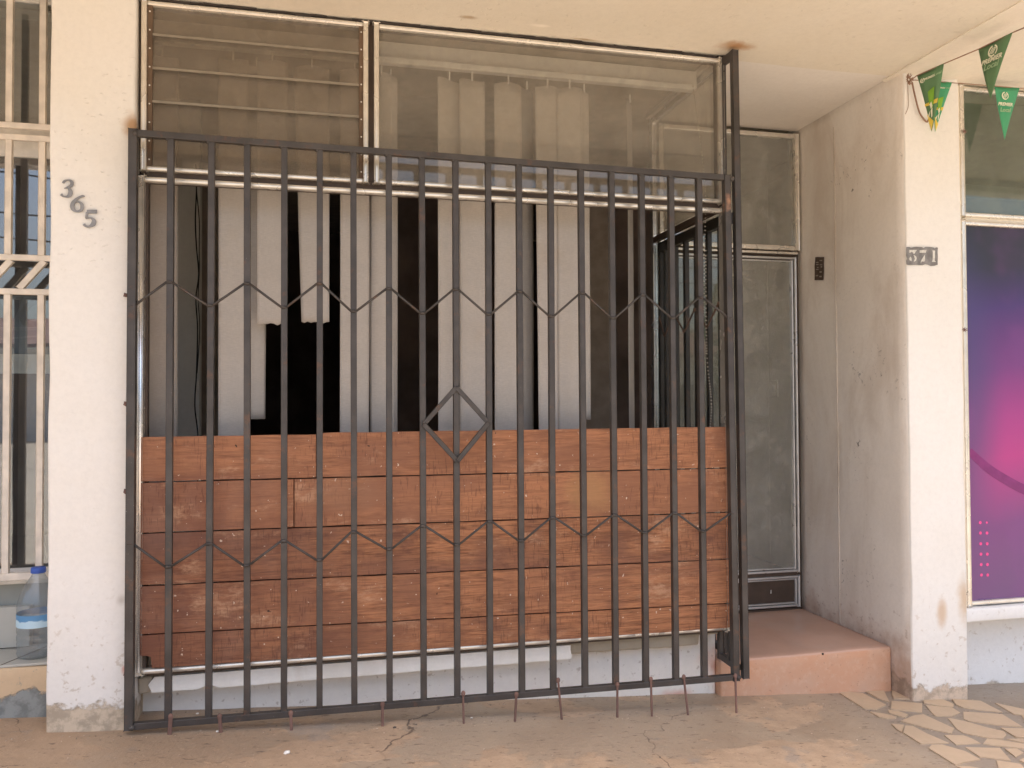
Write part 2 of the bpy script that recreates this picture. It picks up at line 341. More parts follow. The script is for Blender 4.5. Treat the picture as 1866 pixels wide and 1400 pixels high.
# ------------------------------------------------------------------ mesh helpers
def obj(name, bm, mat, parent=None, smooth=False, **props):
    me = bpy.data.meshes.new(name); bmesh.ops.recalc_face_normals(bm, faces=bm.faces[:]) if bm.faces else None
    bm.to_mesh(me); bm.free()
    if smooth:
        for p in me.polygons: p.use_smooth = True
    o = bpy.data.objects.new(name, me); COL.objects.link(o)
    for q in (mat if isinstance(mat, (list, tuple)) else [mat]): me.materials.append(q)
    if parent: o.parent = parent
    for k, v in props.items(): o[k] = v
    return o
def thing(name, label, cat, loc=(0, 0, 0), group=None):
    o = bpy.data.objects.new(name, None); COL.objects.link(o); o.location = loc; o.empty_display_size = .1
    o['label'] = label; o['category'] = cat
    if group: o['group'] = group
    if any(loc): ROOTS.append((o, Vector(loc)))
    return o
ROOTS = []
B = bmesh.new
def bmesh_ico(r, p, sub=1):
    bm = bmesh.new(); bmesh.ops.create_icosphere(bm, subdivisions=sub, radius=r, matrix=Matrix.Translation(p)); return bm
def box(bm, x0, x1, y0, y1, z0, z1, bev=0, seg=2):
    r = bmesh.ops.create_cube(bm, size=1)
    vs = r['verts']
    for v in vs: v.co = Vector(((x0+x1)/2 + v.co.x*(x1-x0), (y0+y1)/2 + v.co.y*(y1-y0), (z0+z1)/2 + v.co.z*(z1-z0)))
    if bev: bmesh.ops.bevel(bm, geom=list({e for v in vs for e in v.link_edges}), offset=bev, segments=seg, affect='EDGES', profile=.5, clamp_overlap=True)
    return bm
def bar(bm, p, q, wx, wy, bev=0, seg=1, ref=(0, -1, 0)):
    """bar from p to q; wx across, wy along ref"""
    p, q = Vector(p), Vector(q); d = (q-p); L = d.length; d.normalize()
    r = Vector(ref); s = d.cross(r).normalized(); r = s.cross(d)
    vs = bmesh.ops.create_cube(bm, size=1)['verts']
    c = (p+q)/2
    for v in vs:
        k = v.co.copy(); v.co = c + s*(k.x*wx) + r*(k.y*wy) + d*(k.z*L)
    if bev: bmesh.ops.bevel(bm, geom=list({e for v in vs for e in v.link_edges}), offset=bev, segments=seg, affect='EDGES', profile=.5, clamp_overlap=True)
    return bm
def tube(bm, pts, r, n=8):
    pts = [Vector(p) for p in pts]; rings = []
    for i, p in enumerate(pts):
        d = (pts[min(i+1, len(pts)-1)] - pts[max(i-1, 0)]).normalized()
        a = d.orthogonal().normalized() if i == 0 else (pa - d*pa.dot(d)).normalized()
        pa = a; b = d.cross(a); rr = r[i] if isinstance(r, list) else r
        rings.append([bm.verts.new(p + (a*math.cos(t*2*math.pi/n) + b*math.sin(t*2*math.pi/n))*rr) for t in range(n)])
    for A, C_ in zip(rings, rings[1:]):
        for t in range(n): bm.faces.new((A[t], A[(t+1) % n], C_[(t+1) % n], C_[t]))
    bm.faces.new(rings[0]); bm.faces.new(rings[-1]); return bm
def prism(bm, poly, d):
    a = [bm.verts.new(Vector(p)) for p in poly]; d = Vector(d)
    b = [bm.verts.new(v.co + d) for v in a]
    bm.faces.new(a); bm.faces.new(b)
    for i in range(len(a)): bm.faces.new((a[i], a[(i+1) % len(a)], b[(i+1) % len(a)], b[i]))
    return bm
def lathe(bm, prof, c, n=32):
    rings = []
    for r, z in prof:
        rings.append([bm.verts.new((c[0]+r*math.cos(2*math.pi*i/n), c[1]+r*math.sin(2*math.pi*i/n), c[2]+z)) for i in range(n)])
    for A, C_ in zip(rings, rings[1:]):
        for i in range(n): bm.faces.new((A[i], A[(i+1) % n], C_[(i+1) % n], C_[i]))
    bm.faces.new(rings[0]); bm.faces.new(rings[-1]); return bm
def rough(bm, step=.045, amp=.004, scale=5., foot=None):
    """cut into small faces and wobble like hand-laid plaster"""
    for ax in range(3):
        lo = min(v.co[ax] for v in bm.verts); hi = max(v.co[ax] for v in bm.verts)
        n = int((hi-lo)/step)
        for i in range(1, n+1):
            co = [0, 0, 0]; co[ax] = lo + (hi-lo)*i/(n+1); no = [0, 0, 0]; no[ax] = 1
            bmesh.ops.bisect_plane(bm, geom=bm.verts[:]+bm.edges[:]+bm.faces[:], plane_co=co, plane_no=no)
    for v in bm.verts:
        q = v.co*scale
        v.co += Vector((noise.noise(q), noise.noise(q+Vector((9, 3, 1))), noise.noise(q+Vector((2, 7, 5)))))*amp
    return bm
def ribbon(bm, pts, f, dvec, lift=0.):
    """pts (x, y, width) in picture units; f maps to 3-D"""
    L, Rr = [], []
    for i, (x, y, w_) in enumerate(pts):
        a = pts[max(i-1, 0)]; b = pts[min(i+1, len(pts)-1)]
        dx, dy = b[0]-a[0], b[1]-a[1]; n = math.hypot(dx, dy) or 1
        nx, ny = -dy/n*w_/2, dx/n*w_/2
        L.append((x+nx, y+ny)); Rr.append((x-nx, y-ny))
    dvec = Vector(dvec); lf = dvec.normalized()*lift
    for i in range(len(pts)-1):
        prism(bm, [f(*L[i])+lf, f(*L[i+1])+lf, f(*Rr[i+1])+lf, f(*Rr[i])+lf], dvec)
    return bm
def smooth_pts(pts, n=5):
    out = []
    P = [pts[0]] + list(pts) + [pts[-1]]
    for i in range(1, len(P)-2):
        for k in range(n):
            t = k/n; out.append(tuple(.5*((2*P[i][j]) + (-P[i-1][j]+P[i+1][j])*t + (2*P[i-1][j]-5*P[i][j]+4*P[i+1][j]-P[i+2][j])*t*t + (-P[i-1][j]+3*P[i][j]-3*P[i+1][j]+P[i+2][j])*t**3) for j in range(len(pts[0]))))
    out.append(tuple(pts[-1])); return out
def text_mesh(name, s, mat, parent, o, ux, uy, size, shear=0, offset=0, extr=.0006):
    cu = bpy.data.curves.new(name, 'FONT'); cu.body = s; cu.size = size; cu.shear = shear; cu.offset = offset; cu.extrude = extr; cu.align_x = 'CENTER'; cu.resolution_u = 3
    tmp = bpy.data.objects.new('tmp', cu); COL.objects.link(tmp); bpy.context.view_layer.update()
    me = bpy.data.meshes.new_from_object(tmp.evaluated_get(bpy.context.evaluated_depsgraph_get())); bpy.data.objects.remove(tmp)
    ux, uy = Vector(ux).normalized(), Vector(uy).normalized(); uz = ux.cross(uy).normalized(); uy = uz.cross(ux)
    mm = Matrix((ux, uy, uz)).transposed().to_4x4(); mm.translation = Vector(o); me.transform(mm)
    me.name = name; me.materials.clear(); me.materials.append(mat)
    ob = bpy.data.objects.new(name, me); COL.objects.link(ob); ob.parent = parent; return ob
def struct(name, bm, mat, **k): return obj(name, bm, mat, kind='structure', **k)

# ================================================================== SETTING
def sheet(bm, xs, ys, zf):
    g = [[bm.verts.new((x, y, zf(x, y))) for x in xs] for y in ys]
    for j in range(len(ys)-1):
        for i in range(len(xs)-1): bm.faces.new((g[j][i], g[j][i+1], g[j+1][i+1], g[j+1][i]))
    return bm
xs_far = [-400, -120, -40, -15, -7, -3, 0, 4, 8, 16, 40, 120, 400]
struct('street', sheet(B(), xs_far, [-400, -100, -30, -10, -4, 0, 8, 60, 400], lambda x, y: gz(x)-.16), M['street'])
n_ = 0
pv = sheet(B(), [i*.1-7 for i in range(151)], [-2.4+.1*j for j in range(29)], lambda x, y: gz(x) + .003*noise.noise(Vector((x*3, y*3, 0))) + .0015*noise.noise(Vector((x*11, y*11, 0))))
prism(pv, [(-7, -2.4, gz(-7)-.004), (8, -2.4, gz(8)-.004), (8, -2.4, gz(8)-.2), (-7, -2.4, gz(-7)-.2)], (0, 2.7, 0))
struct('pavement', pv, M['paving'])

# irregular paving stones on the right
Z7 = lambda x, y: gnd(1520+x/5.393, 1220+y/5.393)
TILES = [[(55,240),(95,222),(280,243),(515,360),(410,402),(295,392)], [(290,212),(330,195),(480,200),(545,330),(440,295)], [(568,190),(600,185),(750,298),(590,295),(568,250)],
 [(565,318),(865,345),(865,432),(560,400)], [(878,318),(895,300),(1070,303),(1175,350),(1172,382),(1000,362),(888,342)], [(1160,300),(1440,318),(1655,430),(1400,408),(1270,385),(1200,355)],
 [(900,362),(1160,385),(1240,435),(1150,470),(1000,472),(965,440)], [(1270,425),(1650,450),(1850,572),(1600,555),(1330,520),(1275,500)], [(355,425),(490,445),(615,475),(600,488),(520,492),(440,475)],
 [(530,410),(620,415),(730,455),(700,480),(640,465),(550,440)], [(655,515),(790,462),(880,452),(1180,590),(1155,640),(980,605),(800,555)], [(565,545),(690,555),(665,625),(620,600)],
 [(702,563),(770,565),(910,640),(1130,735),(850,738),(680,630)], [(1115,485),(1290,520),(1500,580),(1670,620),(1695,655),(1660,690),(1560,690),(1270,635),(1210,600)], [(1080,655),(1270,660),(1365,695),(1440,738),(1200,752)],
 [(1505,692),(1700,714),(1960,760),(1950,800),(1640,760),(1465,740)], [(1640,585),(1920,592),(1990,690),(1790,675)], [(930,785),(960,752),(1060,750),(1290,815),(1435,895),(1270,925),(1195,950)],
 [(1290,775),(1630,785),(1740,908),(1560,885),(1430,868)], [(1680,790),(1800,790),(1860,830),(1785,872)], [(1595,905),(1830,940),(1900,1010),(1620,990)], [(1585,340),(1866,400),(1990,470),(1770,450)],
 [(1700,694),(1900,690),(1990,735),(1830,722)], [(1840,455),(2020,500),(2080,560),(1900,540)], [(1820,905),(1880,875),(2040,920),(1960,960)], [(1210,965),(1330,962),(1560,1010),(1400,1060)]]
tb = B()
for T in TILES:
    P = [Z7(*q) for q in T]
    if T[0] == (568, 190): P = [p for p in P if p.x < 2.91] if len([p for p in P if p.x < 2.91]) > 2 else P
    P = [Vector((p.x, p.y, gz(p.x)-.01)) for p in P]
    prism(tb, P, (0, 0, .0155))
# the same stones carry on beyond the picture to the right and towards the street
rs = random.Random(3)
for j in range(8):
    for i in range(16):
        cx = 2.72 + i*.31 + rs.uniform(-.05, .05) + (j % 2)*.12; cy = -.95 - j*.2 + rs.uniform(-.03, .03)
        if i > 5: cy += .85
        if cx > 7.8 or cy < -2.2 or (i > 5 and cx < 4.5): continue
        a0 = rs.uniform(0, 6.28); k = rs.choice([4, 5, 5, 6]); P = []
        for q in range(k):
            a = a0 + q*2*math.pi/k + rs.uniform(-.2, .2); P.append(Vector((cx + .145*math.cos(a), cy + .085*math.sin(a), gz(cx+.145*math.cos(a))-.01)))
        prism(tb, P, (0, 0, .0155))
struct('paving_stones', tb, M['tile'])

# canopy and ceilings
def slab(name, x0, x1, y0, y1, z0, z1, mat, st=.25, amp=.004):
    return struct(name, rough(box(B(), x0, x1, y0, y1, z0, z1), st, amp, 2.), mat)
CZ = 3.20
slab('canopy_ceiling', -1.25, 2.925, -1.42, .13, CZ, CZ+.20, M['ceil'], .15)
cb = B()
box(cb, 1.90, 2.96, .134, 1.02, CZ+.002, CZ+.2); struct('recess_ceiling', rough(cb, .2, .003, 2.), M['ceil_white'])
# shallow, soft-edged drop to the neighbouring bay
cb = B(); prof = [(2.895, CZ-.007), (3.02, CZ-.024), (3.14, CZ-.030), (3.30, CZ-.010), (7.9, CZ-.006), (7.9, CZ+.05), (2.895, CZ+.05)]
prism(cb, [(x, -1.42, z) for x, z in prof], (0, 1.6, 0)); struct('neighbour_ceiling', cb, M['ceil_right'])
slab('left_bay_ceiling', -7, -1.256, -1.42, .9, CZ+.14, CZ+.3, M['ceil_right'], .5)
slab('roof_slab', -7, 8, -1.58, 6.2, CZ+.32, CZ+.5, M['ceil_right'], .8)

# rooms behind the glass
def wallbox(name, x0, x1, y0, y1, z0, z1, mat): return struct(name, box(B(), x0, x1, y0, y1, z0, z1), mat)
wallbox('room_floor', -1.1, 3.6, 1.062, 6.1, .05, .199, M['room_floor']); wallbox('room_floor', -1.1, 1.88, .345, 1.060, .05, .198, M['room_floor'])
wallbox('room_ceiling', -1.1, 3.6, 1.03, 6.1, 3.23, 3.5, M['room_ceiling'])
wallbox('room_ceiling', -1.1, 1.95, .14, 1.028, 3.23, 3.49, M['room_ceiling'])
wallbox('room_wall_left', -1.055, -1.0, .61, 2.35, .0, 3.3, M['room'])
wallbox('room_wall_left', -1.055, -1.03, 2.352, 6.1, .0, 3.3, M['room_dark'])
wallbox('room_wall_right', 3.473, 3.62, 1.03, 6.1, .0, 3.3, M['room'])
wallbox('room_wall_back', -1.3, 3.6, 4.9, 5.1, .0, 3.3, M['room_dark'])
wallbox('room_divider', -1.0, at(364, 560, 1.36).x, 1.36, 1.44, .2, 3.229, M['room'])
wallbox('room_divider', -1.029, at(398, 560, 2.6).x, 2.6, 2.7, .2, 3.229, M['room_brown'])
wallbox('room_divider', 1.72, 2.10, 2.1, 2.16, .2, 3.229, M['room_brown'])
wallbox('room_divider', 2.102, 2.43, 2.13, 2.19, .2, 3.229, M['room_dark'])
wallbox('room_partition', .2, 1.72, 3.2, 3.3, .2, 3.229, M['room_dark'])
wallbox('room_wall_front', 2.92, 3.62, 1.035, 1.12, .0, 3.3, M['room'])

# ================================================================== WALLS
t1 = thing('wall_pillar', 'off-white rough plastered pillar with grey numerals 365, peeling at its foot', 'pillar', (-.915, .3, .18), 'plastered pillars between the shops')
obj('pillar_shaft', rough(box(B(), -1.074, -.757, .05, .62, -.05, 3.32, .010, 2), .05, .005), M['pillar_left'], t1, True)
z4 = lambda x, y: at(95+x/11.67, 310+y/11.67, .047)
D3a = [(235,285,50),(265,240,44),(350,218,30),(405,240,62),(428,290,78),(400,340,62),(345,372,42),(262,394,18)]
D3b = [(335,372,30),(378,420,70),(395,480,95),(370,545,88),(310,575,40),(235,562,36),(195,520,62)]
D6 = [(700,562,14),(660,560,48),(610,572,44),(520,625,58),(450,705,85),(430,785,92),(462,850,72),(535,886,44),(612,862,62),(643,790,80),(622,715,60),(560,682,28),(505,702,14)]
D5a = [(955,890,78),(742,888,76)]; D5b = [(752,900,58),(722,1030,36)]; D5c = [(718,1035,26),(820,1025,30),(880,1060,70),(893,1115,95),(858,1175,84),(790,1206,42),(712,1196,44),(680,1156,60)]
for ds in ((D3a, D3b), (D6,), (D5a, D5b, D5c)):
    bm = B()
    for k, s in enumerate(ds): ribbon(bm, smooth_pts(s, 4) if len(s) > 2 else s, z4, (0, -.004, 0), .0007*k)
    obj('digit', bm, M['digit'], t1)

t2 = thing('wall_pillar', 'cream plastered pillar with a grey patch stencilled 371 beside the doorway', 'pillar', (3.09, .3, -.04), 'plastered pillars between the shops')
obj('pillar_shaft', rough(box(B(), 2.9225, 3.255, .05, .45, -.3, 3.32, .008, 2), .05, .005), M['pillar_right'], t2, True)
z5 = lambda x, y: at(1600+x/11.667, 400+y/11.667, .046)
pp = [(600,592),(660,588),(700,600),(800,585),(930,590),(960,610),(1010,585),(1130,592),(1180,600),(1200,618),(1235,598),(1268,605),(1262,700),(1270,800),(1262,900),(1265,965),(1200,985),(1120,992),(1050,960),(1000,955),(940,975),(800,968),(640,972),(605,960),(600,880),(618,830),(600,780)]
npl = obj('number_patch', prism(B(), [z5(*q) for q in pp], (0, -.0015, 0)), M['patch'], t2)
for polys in ([[(660,650),(820,650),(765,732),(745,730),(722,692),(665,712)], [(750,755),(800,785),(817,830),(800,880),(755,902),(778,840)], [(655,830),(685,795),(706,830),(706,890),(665,865)]],
              [[(880,655),(1022,650),(1010,710),(880,712)], [(985,755),(992,870),(975,900),(925,893),(903,932),(905,885)]], [[(1150,660),(1205,665),(1200,880),(1224,905),(1138,905),(1155,870),(1160,700)]]):
    bm = B()
    for P in polys: prism(bm, [z5(*q)+Vector((0, -.0016, 0)) for q in P], (0, -.001, 0))
    obj('stencilled_digit', bm, M['stencil'], npl)

t3 = thing('recess_wall', 'stained grey-beige plaster side wall of the doorway recess with a brown stencilled patch', 'wall', (2.98, .5, -.04))
obj('plaster_wall', rough(box(B(), 2.92, 3.10, .060, 1.034, -.3, 3.21, .004, 1), .07, .004), M['recess'], t3, True)
z6 = lambda x, y: atx(1460+x/14, 440+y/14, 2.9165)
pt = obj('stencil_patch', prism(B(), [z6(*q) for q in [(365,405),(430,398),(500,404),(585,400),(578,560),(582,760),(572,960),(560,992),(430,990),(345,992),(350,800),(345,640),(358,500)]], (-.0015, 0, 0)), M['patch_brown'], t3)
bm = B()
for a, b_, c_, d_ in ((380,528,450,552),(475,476,545,504),(385,583,450,605),(480,586,545,612),(380,708,450,730),(475,765,530,800),(375,862,440,892),(470,883,530,917),(410,655,452,680),(505,630,545,670)):
    prism(bm, [z6(a, b_)+Vector((-.0016,0,0)), z6(c_, b_-4)+Vector((-.0016,0,0)), z6(c_-3, d_)+Vector((-.0016,0,0)), z6(a+4, d_)+Vector((-.0016,0,0))], (-.001, 0, 0))
obj('stencil_mark', bm, M['stencil_dim'], pt)
jl = B(); tube(jl, [(2.917+.0015*noise.noise(Vector((z*3, 0, 0))), .634+.004*noise.noise(Vector((z*2, 5, 0))), z) for z in [.2+i*.1 for i in range(30)]], .0032, 6)
obj('plaster_joint', jl, M['joint'], t3)

t4 = thing('plinth_wall', 'white plastered plinth below the barred shop window, red stain at its right end', 'wall', (.6, .3, .1))
obj('plaster_wall', rough(box(B(), -.80, 1.925, .25, .34, -.1, .42, .004, 1), .06, .003), M['base'], t4, True)
sb = B()
# sill: white part ends in a broken edge, the rest is bare concrete
top = lambda x: .348; XB = 1.13
P = [(-.70, .287)]; x = -.70
while x < XB: P.append((x, .287 + .005*noise.noise(Vector((x*9, 0, 3))) + .003*noise.noise(Vector((x*31, 0, 3))) + (.012 if -.50 < x < -.43 else 0))); x += .03
P += [(XB-.004, .287), (XB+.003, .300), (XB-.003, .330), (XB-.002, .352), (-.69, .352), (-.715, .32)]
prism(sb, [(x, .135, z) for x, z in P[1:]], (0, .12, 0)); obj('sill', rough(sb, .08, .0012, 6), M['sill'], t4)
sb = box(B(), XB+.004, 1.80, .175, .252, .292, .352, .01); box(sb, -.757, -.702, .15, .252, .285, .350, .008)
obj('sill_core', rough(sb, .03, .010, 14), M['concrete'], t4, True)
sb = box(B(), 1.80, 1.915, .19, .25, .335, .366, .006); obj('sill_end', rough(sb, .03, .008, 9), M['concrete'], t4, True)

t5 = thing('doorstep', 'raised terracotta-red polished step in the doorway recess', 'step', (2.4, .6, .0))
obj('step_block', rough(box(B(), 1.93, 2.915, .198, 1.06, -.15, .195, .008, 2), .05, .0025), M['step'], t5, True)
obj('step_chip', rough(box(B(), 2.50, 2.512, .1955, .203, .182, .192, .002, 1), .01, .001), M['gap_dark'], t5)
obj('step_side', rough(box(B(), 1.885, 1.928, .246, .60, -.12, .33, .004, 1), .05, .003), M['base'], t5, True)

# ================================================================== MAIN WINDOW
YW = .10
t6 = thing('shop_window', 'large aluminium shop window boarded below with a louvred pane top left', 'window', (.6, YW, .38))
def ring(bm, x0, x1, z0, z1, y, w=.021, d=.03, bev=.008, seg=3):
    for p, q in (((x0+w/2, y, z0), (x0+w/2, y, z1)), ((x1-w/2, y, z0), (x1-w/2, y, z1))): bar(bm, p, q, w, d, bev, seg)
    for z in (z0+w/2, z1-w/2): bar(bm, (x0+w*.9, y-.001, z), (x1-w*.9, y-.001, z), w-.001, d, bev, seg)
    return bm
XL, XR, XM = -.748, 1.925, .203
TZ = 2.455
obj('lower_frame', ring(B(), XL-.004, XR+.004, .380, TZ-.012, YW, .024, .034, .010), M['alu'], t6)
obj('louvre_frame', ring(B(), XL+.006, XM-.013, TZ+.012, CZ-.014, YW), M['alu'], t6)
obj('fixed_frame', ring(B(), XM+.013, XR-.008, TZ+.012, CZ-.014, YW), M['alu'], t6)
cb = B(); box(cb, XL+.002, XR-.002, YW+.012, YW+.045, TZ-.03, TZ+.03); box(cb, XM-.03, XM+.03, YW+.0125, YW+.0445, TZ+.031, CZ-.012)
box(cb, XL-.012, XL+.03, YW+.013, YW+.05, .37, CZ-.012); box(cb, XR-.03, XR+.006, YW+.013, YW+.05, TZ+.031, CZ-.012); box(cb, XL+.031, XR-.031, YW+.014, YW+.044, .365, .40); box(cb, XL+.031, XR-.031, YW+.014, YW+.044, CZ-.03, CZ-.004)
obj('inner_frame', cb, M['core'], t6)
# dark strips standing in for the shaded crack under the ceiling
gb = B()
x = XL
while x < XR:
    L = random.uniform(.05, .16); z = CZ-.010+random.uniform(-.002, .004); bar(gb, (x, YW-.012, z), (min(x+L, XR), YW-.012, z+random.uniform(-.002, .003)), random.uniform(.004, .011), .012); x += L
obj('gap_strip', rough(gb, .03, .003, 30), M['gap_dark'], t6)
# rounded bright corner post of the lower opening
obj('corner_post', tube(B(), [(XR+.002, YW-.006, .385), (XR+.002, YW-.006, TZ-.02)], .017, 16), M['alu_bright'], t6, True)
obj('left_post', tube(B(), [(XL+.005, YW-.008, .392), (XL+.005, YW-.008, TZ-.02)], .015, 16), M['alu_bright'], t6, True)
obj('glass_pane', box(B(), XM+.030, XR-.026, YW-.001, YW+.004, TZ+.032, CZ-.034), M['glass'], t6)
# louvre blades, each tipped a little so that its lower edge stands forward
lz = [TZ+.028+i*.1415 for i in range(6)]
for i in range(5):
    bm = B(); x0, x1 = XL+.047, XM-.052
    prism(bm, [(x0, YW-.006, lz[i]), (x1, YW-.006, lz[i]), (x1, YW+.012, lz[i+1]+.008), (x0, YW+.012, lz[i+1]+.008)], (0, .005, 0))
    g = obj('louvre_blade', bm, M['glass_louvre'], t6)
    obj('blade_edge', bar(B(), (x0, YW-.0055, lz[i]-.004), (x1, YW-.0055, lz[i]-.004), .010, .006), M['glass_edge'], g)
for x in (XL+.037, XM-.043):
    c = obj('louvre_channel', box(B(), x-.010, x+.010, YW-.012, YW+.010, TZ+.030, CZ-.034, .002, 1), M['channel'], t6)
    rb = B()
    for k in range(9): bmesh.ops.create_uvsphere(rb, u_segments=8, v_segments=5, radius=.0035, matrix=Matrix.Translation((x, YW-.0125, TZ+.06+k*.078)))
    obj('rivet', rb, M['plastic_white'], c)
# side light of the window, running back into the recess to the door
XS = XR+.004
sf = B()
for z_ in (.385, CZ-.02): bar(sf, (XS, .115, z_), (XS, 1.0, z_), .03, .022, .006, 2, (0, 0, 1))
bar(sf, (XS, .985, .395), (XS, .985, CZ-.032), .03, .03, .008, 2)
obj('side_frame', sf, M['alu_bright'], t6)
obj('side_transom', bar(B(), (XS, .115, TZ+.004), (XS, .968, TZ+.004), .022, .026, .004, 2, (0, 0, 1)), M['core'], t6)
obj('side_pane', box(B(), XS-.003, XS+.002, .135, .97, TZ+.032, CZ-.032), M['glass'], t6)
obj('side_pane', box(B(), XS-.003, XS+.002, .135, .97, .398, TZ-.026), M['glass_clean'], t6)

# ------------------------------------------------------------------ vertical blind
YB = .30
tb_ = thing('vertical_blind', 'torn beige fabric vertical blind hanging behind the shop window', 'blind', (.4, YB, 3.05))
obj('head_rail', box(B(), -.74, 1.86, YB-.02, YB+.02, 3.095, 3.125, .003, 1), M['plastic_white'], tb_)
obj('pelmet_board', box(B(), -.99, 1.90, YB+.04, YB+.06, 3.127, 3.22), M['ceil_white'], tb_)
def slat(px0, px1, pyb, dy=0, tilt=0, mat='fabric', torn=False, slant=0, top=3.055, k=None):
    y = YB+dy
    x0, x1 = at(px0, 560, y).x, at(px1, 560, y).x; zb = at((px0+px1)/2, pyb, y).z
    w_ = x1-x0; cx = (x0+x1)/2; bm = B(); n = 9; rows = 34; g = []
    ph = random.uniform(0, 9)
    for j in range(rows+1):
        r = j/rows; z = top + (zb-top)*r; row = []
        for i in range(n+1):
            s = i/n-.5
            e = 0
            if j == rows: e = (.012*noise.noise(Vector((s*5+ph, 1, 0))) + .006*noise.noise(Vector((s*19, ph, 0)))) if torn else .002*noise.noise(Vector((s*8, ph, 0)))
            if j == 0: e = .006*math.sin(s*5+ph) - .004*s*s*4
            yy = y + s*tilt*w_ - .005*(1-4*s*s) + .005*noise.noise(Vector((z*1.3+ph, s*2, 0)))
            xx = cx + s*w_ + slant*w_*r*(.5-s) + .003*noise.noise(Vector((z*1.1, ph, 2)))
            row.append(bm.verts.new((xx, yy, z+e)))
        g.append(row)
    for j in range(rows):
        for i in range(n): bm.faces.new((g[j][i], g[j][i+1], g[j+1][i+1], g[j+1][i]))
    o = obj('slat', bm, M[mat], tb_, True)
    md = o.modifiers.new('thickness', 'SOLIDIFY'); md.thickness = .0012; md.offset = 0
    cl = B(); box(cl, cx-.004, cx+.004, y-.012, y-.006, top-.008, top+.035, .001, 1); obj('clip', cl, M['plastic_white'], tb_)
    return o
slat(264, 323, 812, .03, .25, 'fabric_mid'); slat(396, 452, 812, .0, .12, slant=.05); slat(450, 484, 764, .05, .5)
slat(468, 523, 591, -.015, .1, torn=True); slat(535, 600, 587, .01, -.1, torn=True, slant=.22)
slat(619, 673, 812, .0, .1, slant=.02); slat(674, 716, 812, .02, -.3); slat(700, 725, 812, .045, .4)
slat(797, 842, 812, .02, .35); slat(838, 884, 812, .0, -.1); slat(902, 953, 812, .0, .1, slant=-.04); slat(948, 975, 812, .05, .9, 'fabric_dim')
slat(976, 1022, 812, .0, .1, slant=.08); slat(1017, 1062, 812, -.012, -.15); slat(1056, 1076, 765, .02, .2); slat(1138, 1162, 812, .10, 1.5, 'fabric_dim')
cp = [at(1272, 790, .22), at(1276, 720, .22), at(1282, 560, .22), at(1284, 450, .22), at(1284, 330, .22), Vector((1.82, .22, 3.09))]
cp2 = [at(1284, 450, .22)+Vector((.006, 0, 0)), at(1288, 640, .22), at(1296, 730, .22), at(1294, 775, .22), at(1288, 800, .22)]
bm = B(); beads = []
for P in (cp, cp2):
    Q = smooth_pts([tuple(p) for p in P], 30)
    acc = 0; last = Vector(Q[0])
    for q in Q:
        q = Vector(q); acc += (q-last).length; last = q
        if acc > .0125: beads.append(q); acc = 0
for q in beads: bmesh.ops.create_icosphere(bm, subdivisions=1, radius=.0042, matrix=Matrix.Translation(q))
obj('bead_chain', bm, M['bead'], tb_, True)

cab = B(); Pc = [(357,300),(358,345),(356,400),(358,450),(362,500),(357,545),(360,600),(358,680),(355,740),(361,800),(360,900)]
tube(cab, smooth_pts([tuple(at(x_, y_, 1.3)) for x_, y_ in Pc], 5), .004, 6)
tube(cab, smooth_pts([tuple(at(x_+dx_, y_, 1.31)) for (x_, y_), dx_ in zip(Pc[:8], (0, 0, 7, 5, 1, 4, 4, 1))], 5), .003, 6)
obj('hanging_cable', cab, M['black'], None, True, label='thin black twisted cable hanging in the left gap of the blind', category='cable')

# ------------------------------------------------------------------ planks nailed over the lower half
tp = thing('plank_boarding', 'reddish brown weathered wooden planks covering the lower half of the window', 'wooden boarding', (.6, .08, .4))
rows = [(1.361, 1.366), (1.172, 1.169), (.962, .955), (.747, .727), (.546, .514), (.405, .393)]
def plank(x0, x1, i, notch=False, ztop=0):
    a, b_ = rows[i], rows[i+1]
    zt = lambda x: a[0] + (a[1]-a[0])*(x+.67)/2.49 - .0035 + ztop; zb = lambda x: b_[0] + (b_[1]-b_[0])*(x+.67)/2.49 + .0025
    bm = B(); n = max(2, int((x1-x0)/.04)); pts = []
    for k in range(n+1):
        x_ = x0+(x1-x0)*k/n; pts.append((x_, zt(x_) + .0022*noise.noise(Vector((x_*7, i, 0)))))
    for k in range(n, -1, -1):
        x_ = x0+(x1-x0)*k/n; pts.append((x_, zb(x_) + .0022*noise.noise(Vector((x_*6, i, 4)))))
    if notch: pts = [p for p in pts if not (p[0] < x0+.045 and p[1] < zb(x0)+.02)] ; pts += [(x0+.045, zb(x0)), (x0+.044, zb(x0)+.050), (x0+.001, zb(x0)+.052)]
    prism(bm, [(x_, .078, z_) for x_, z_ in pts], (0, .020, 0))
    e = [e_ for e_ in bm.edges if all(abs(v.co.y-.078) < 1e-4 for v in e_.verts)]
    bmesh.ops.bevel(bm, geom=e, offset=.0035, segments=2, affect='EDGES', profile=.5)
    o = obj('plank', bm, M['wood'], tp)
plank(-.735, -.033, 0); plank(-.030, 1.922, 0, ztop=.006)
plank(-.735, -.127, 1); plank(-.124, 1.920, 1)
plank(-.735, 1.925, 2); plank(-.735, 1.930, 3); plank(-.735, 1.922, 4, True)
obj('backing_batten', box(B(), -.70, 1.88, .0985, .1095, 1.22, 1.27), M['wood'], tp)

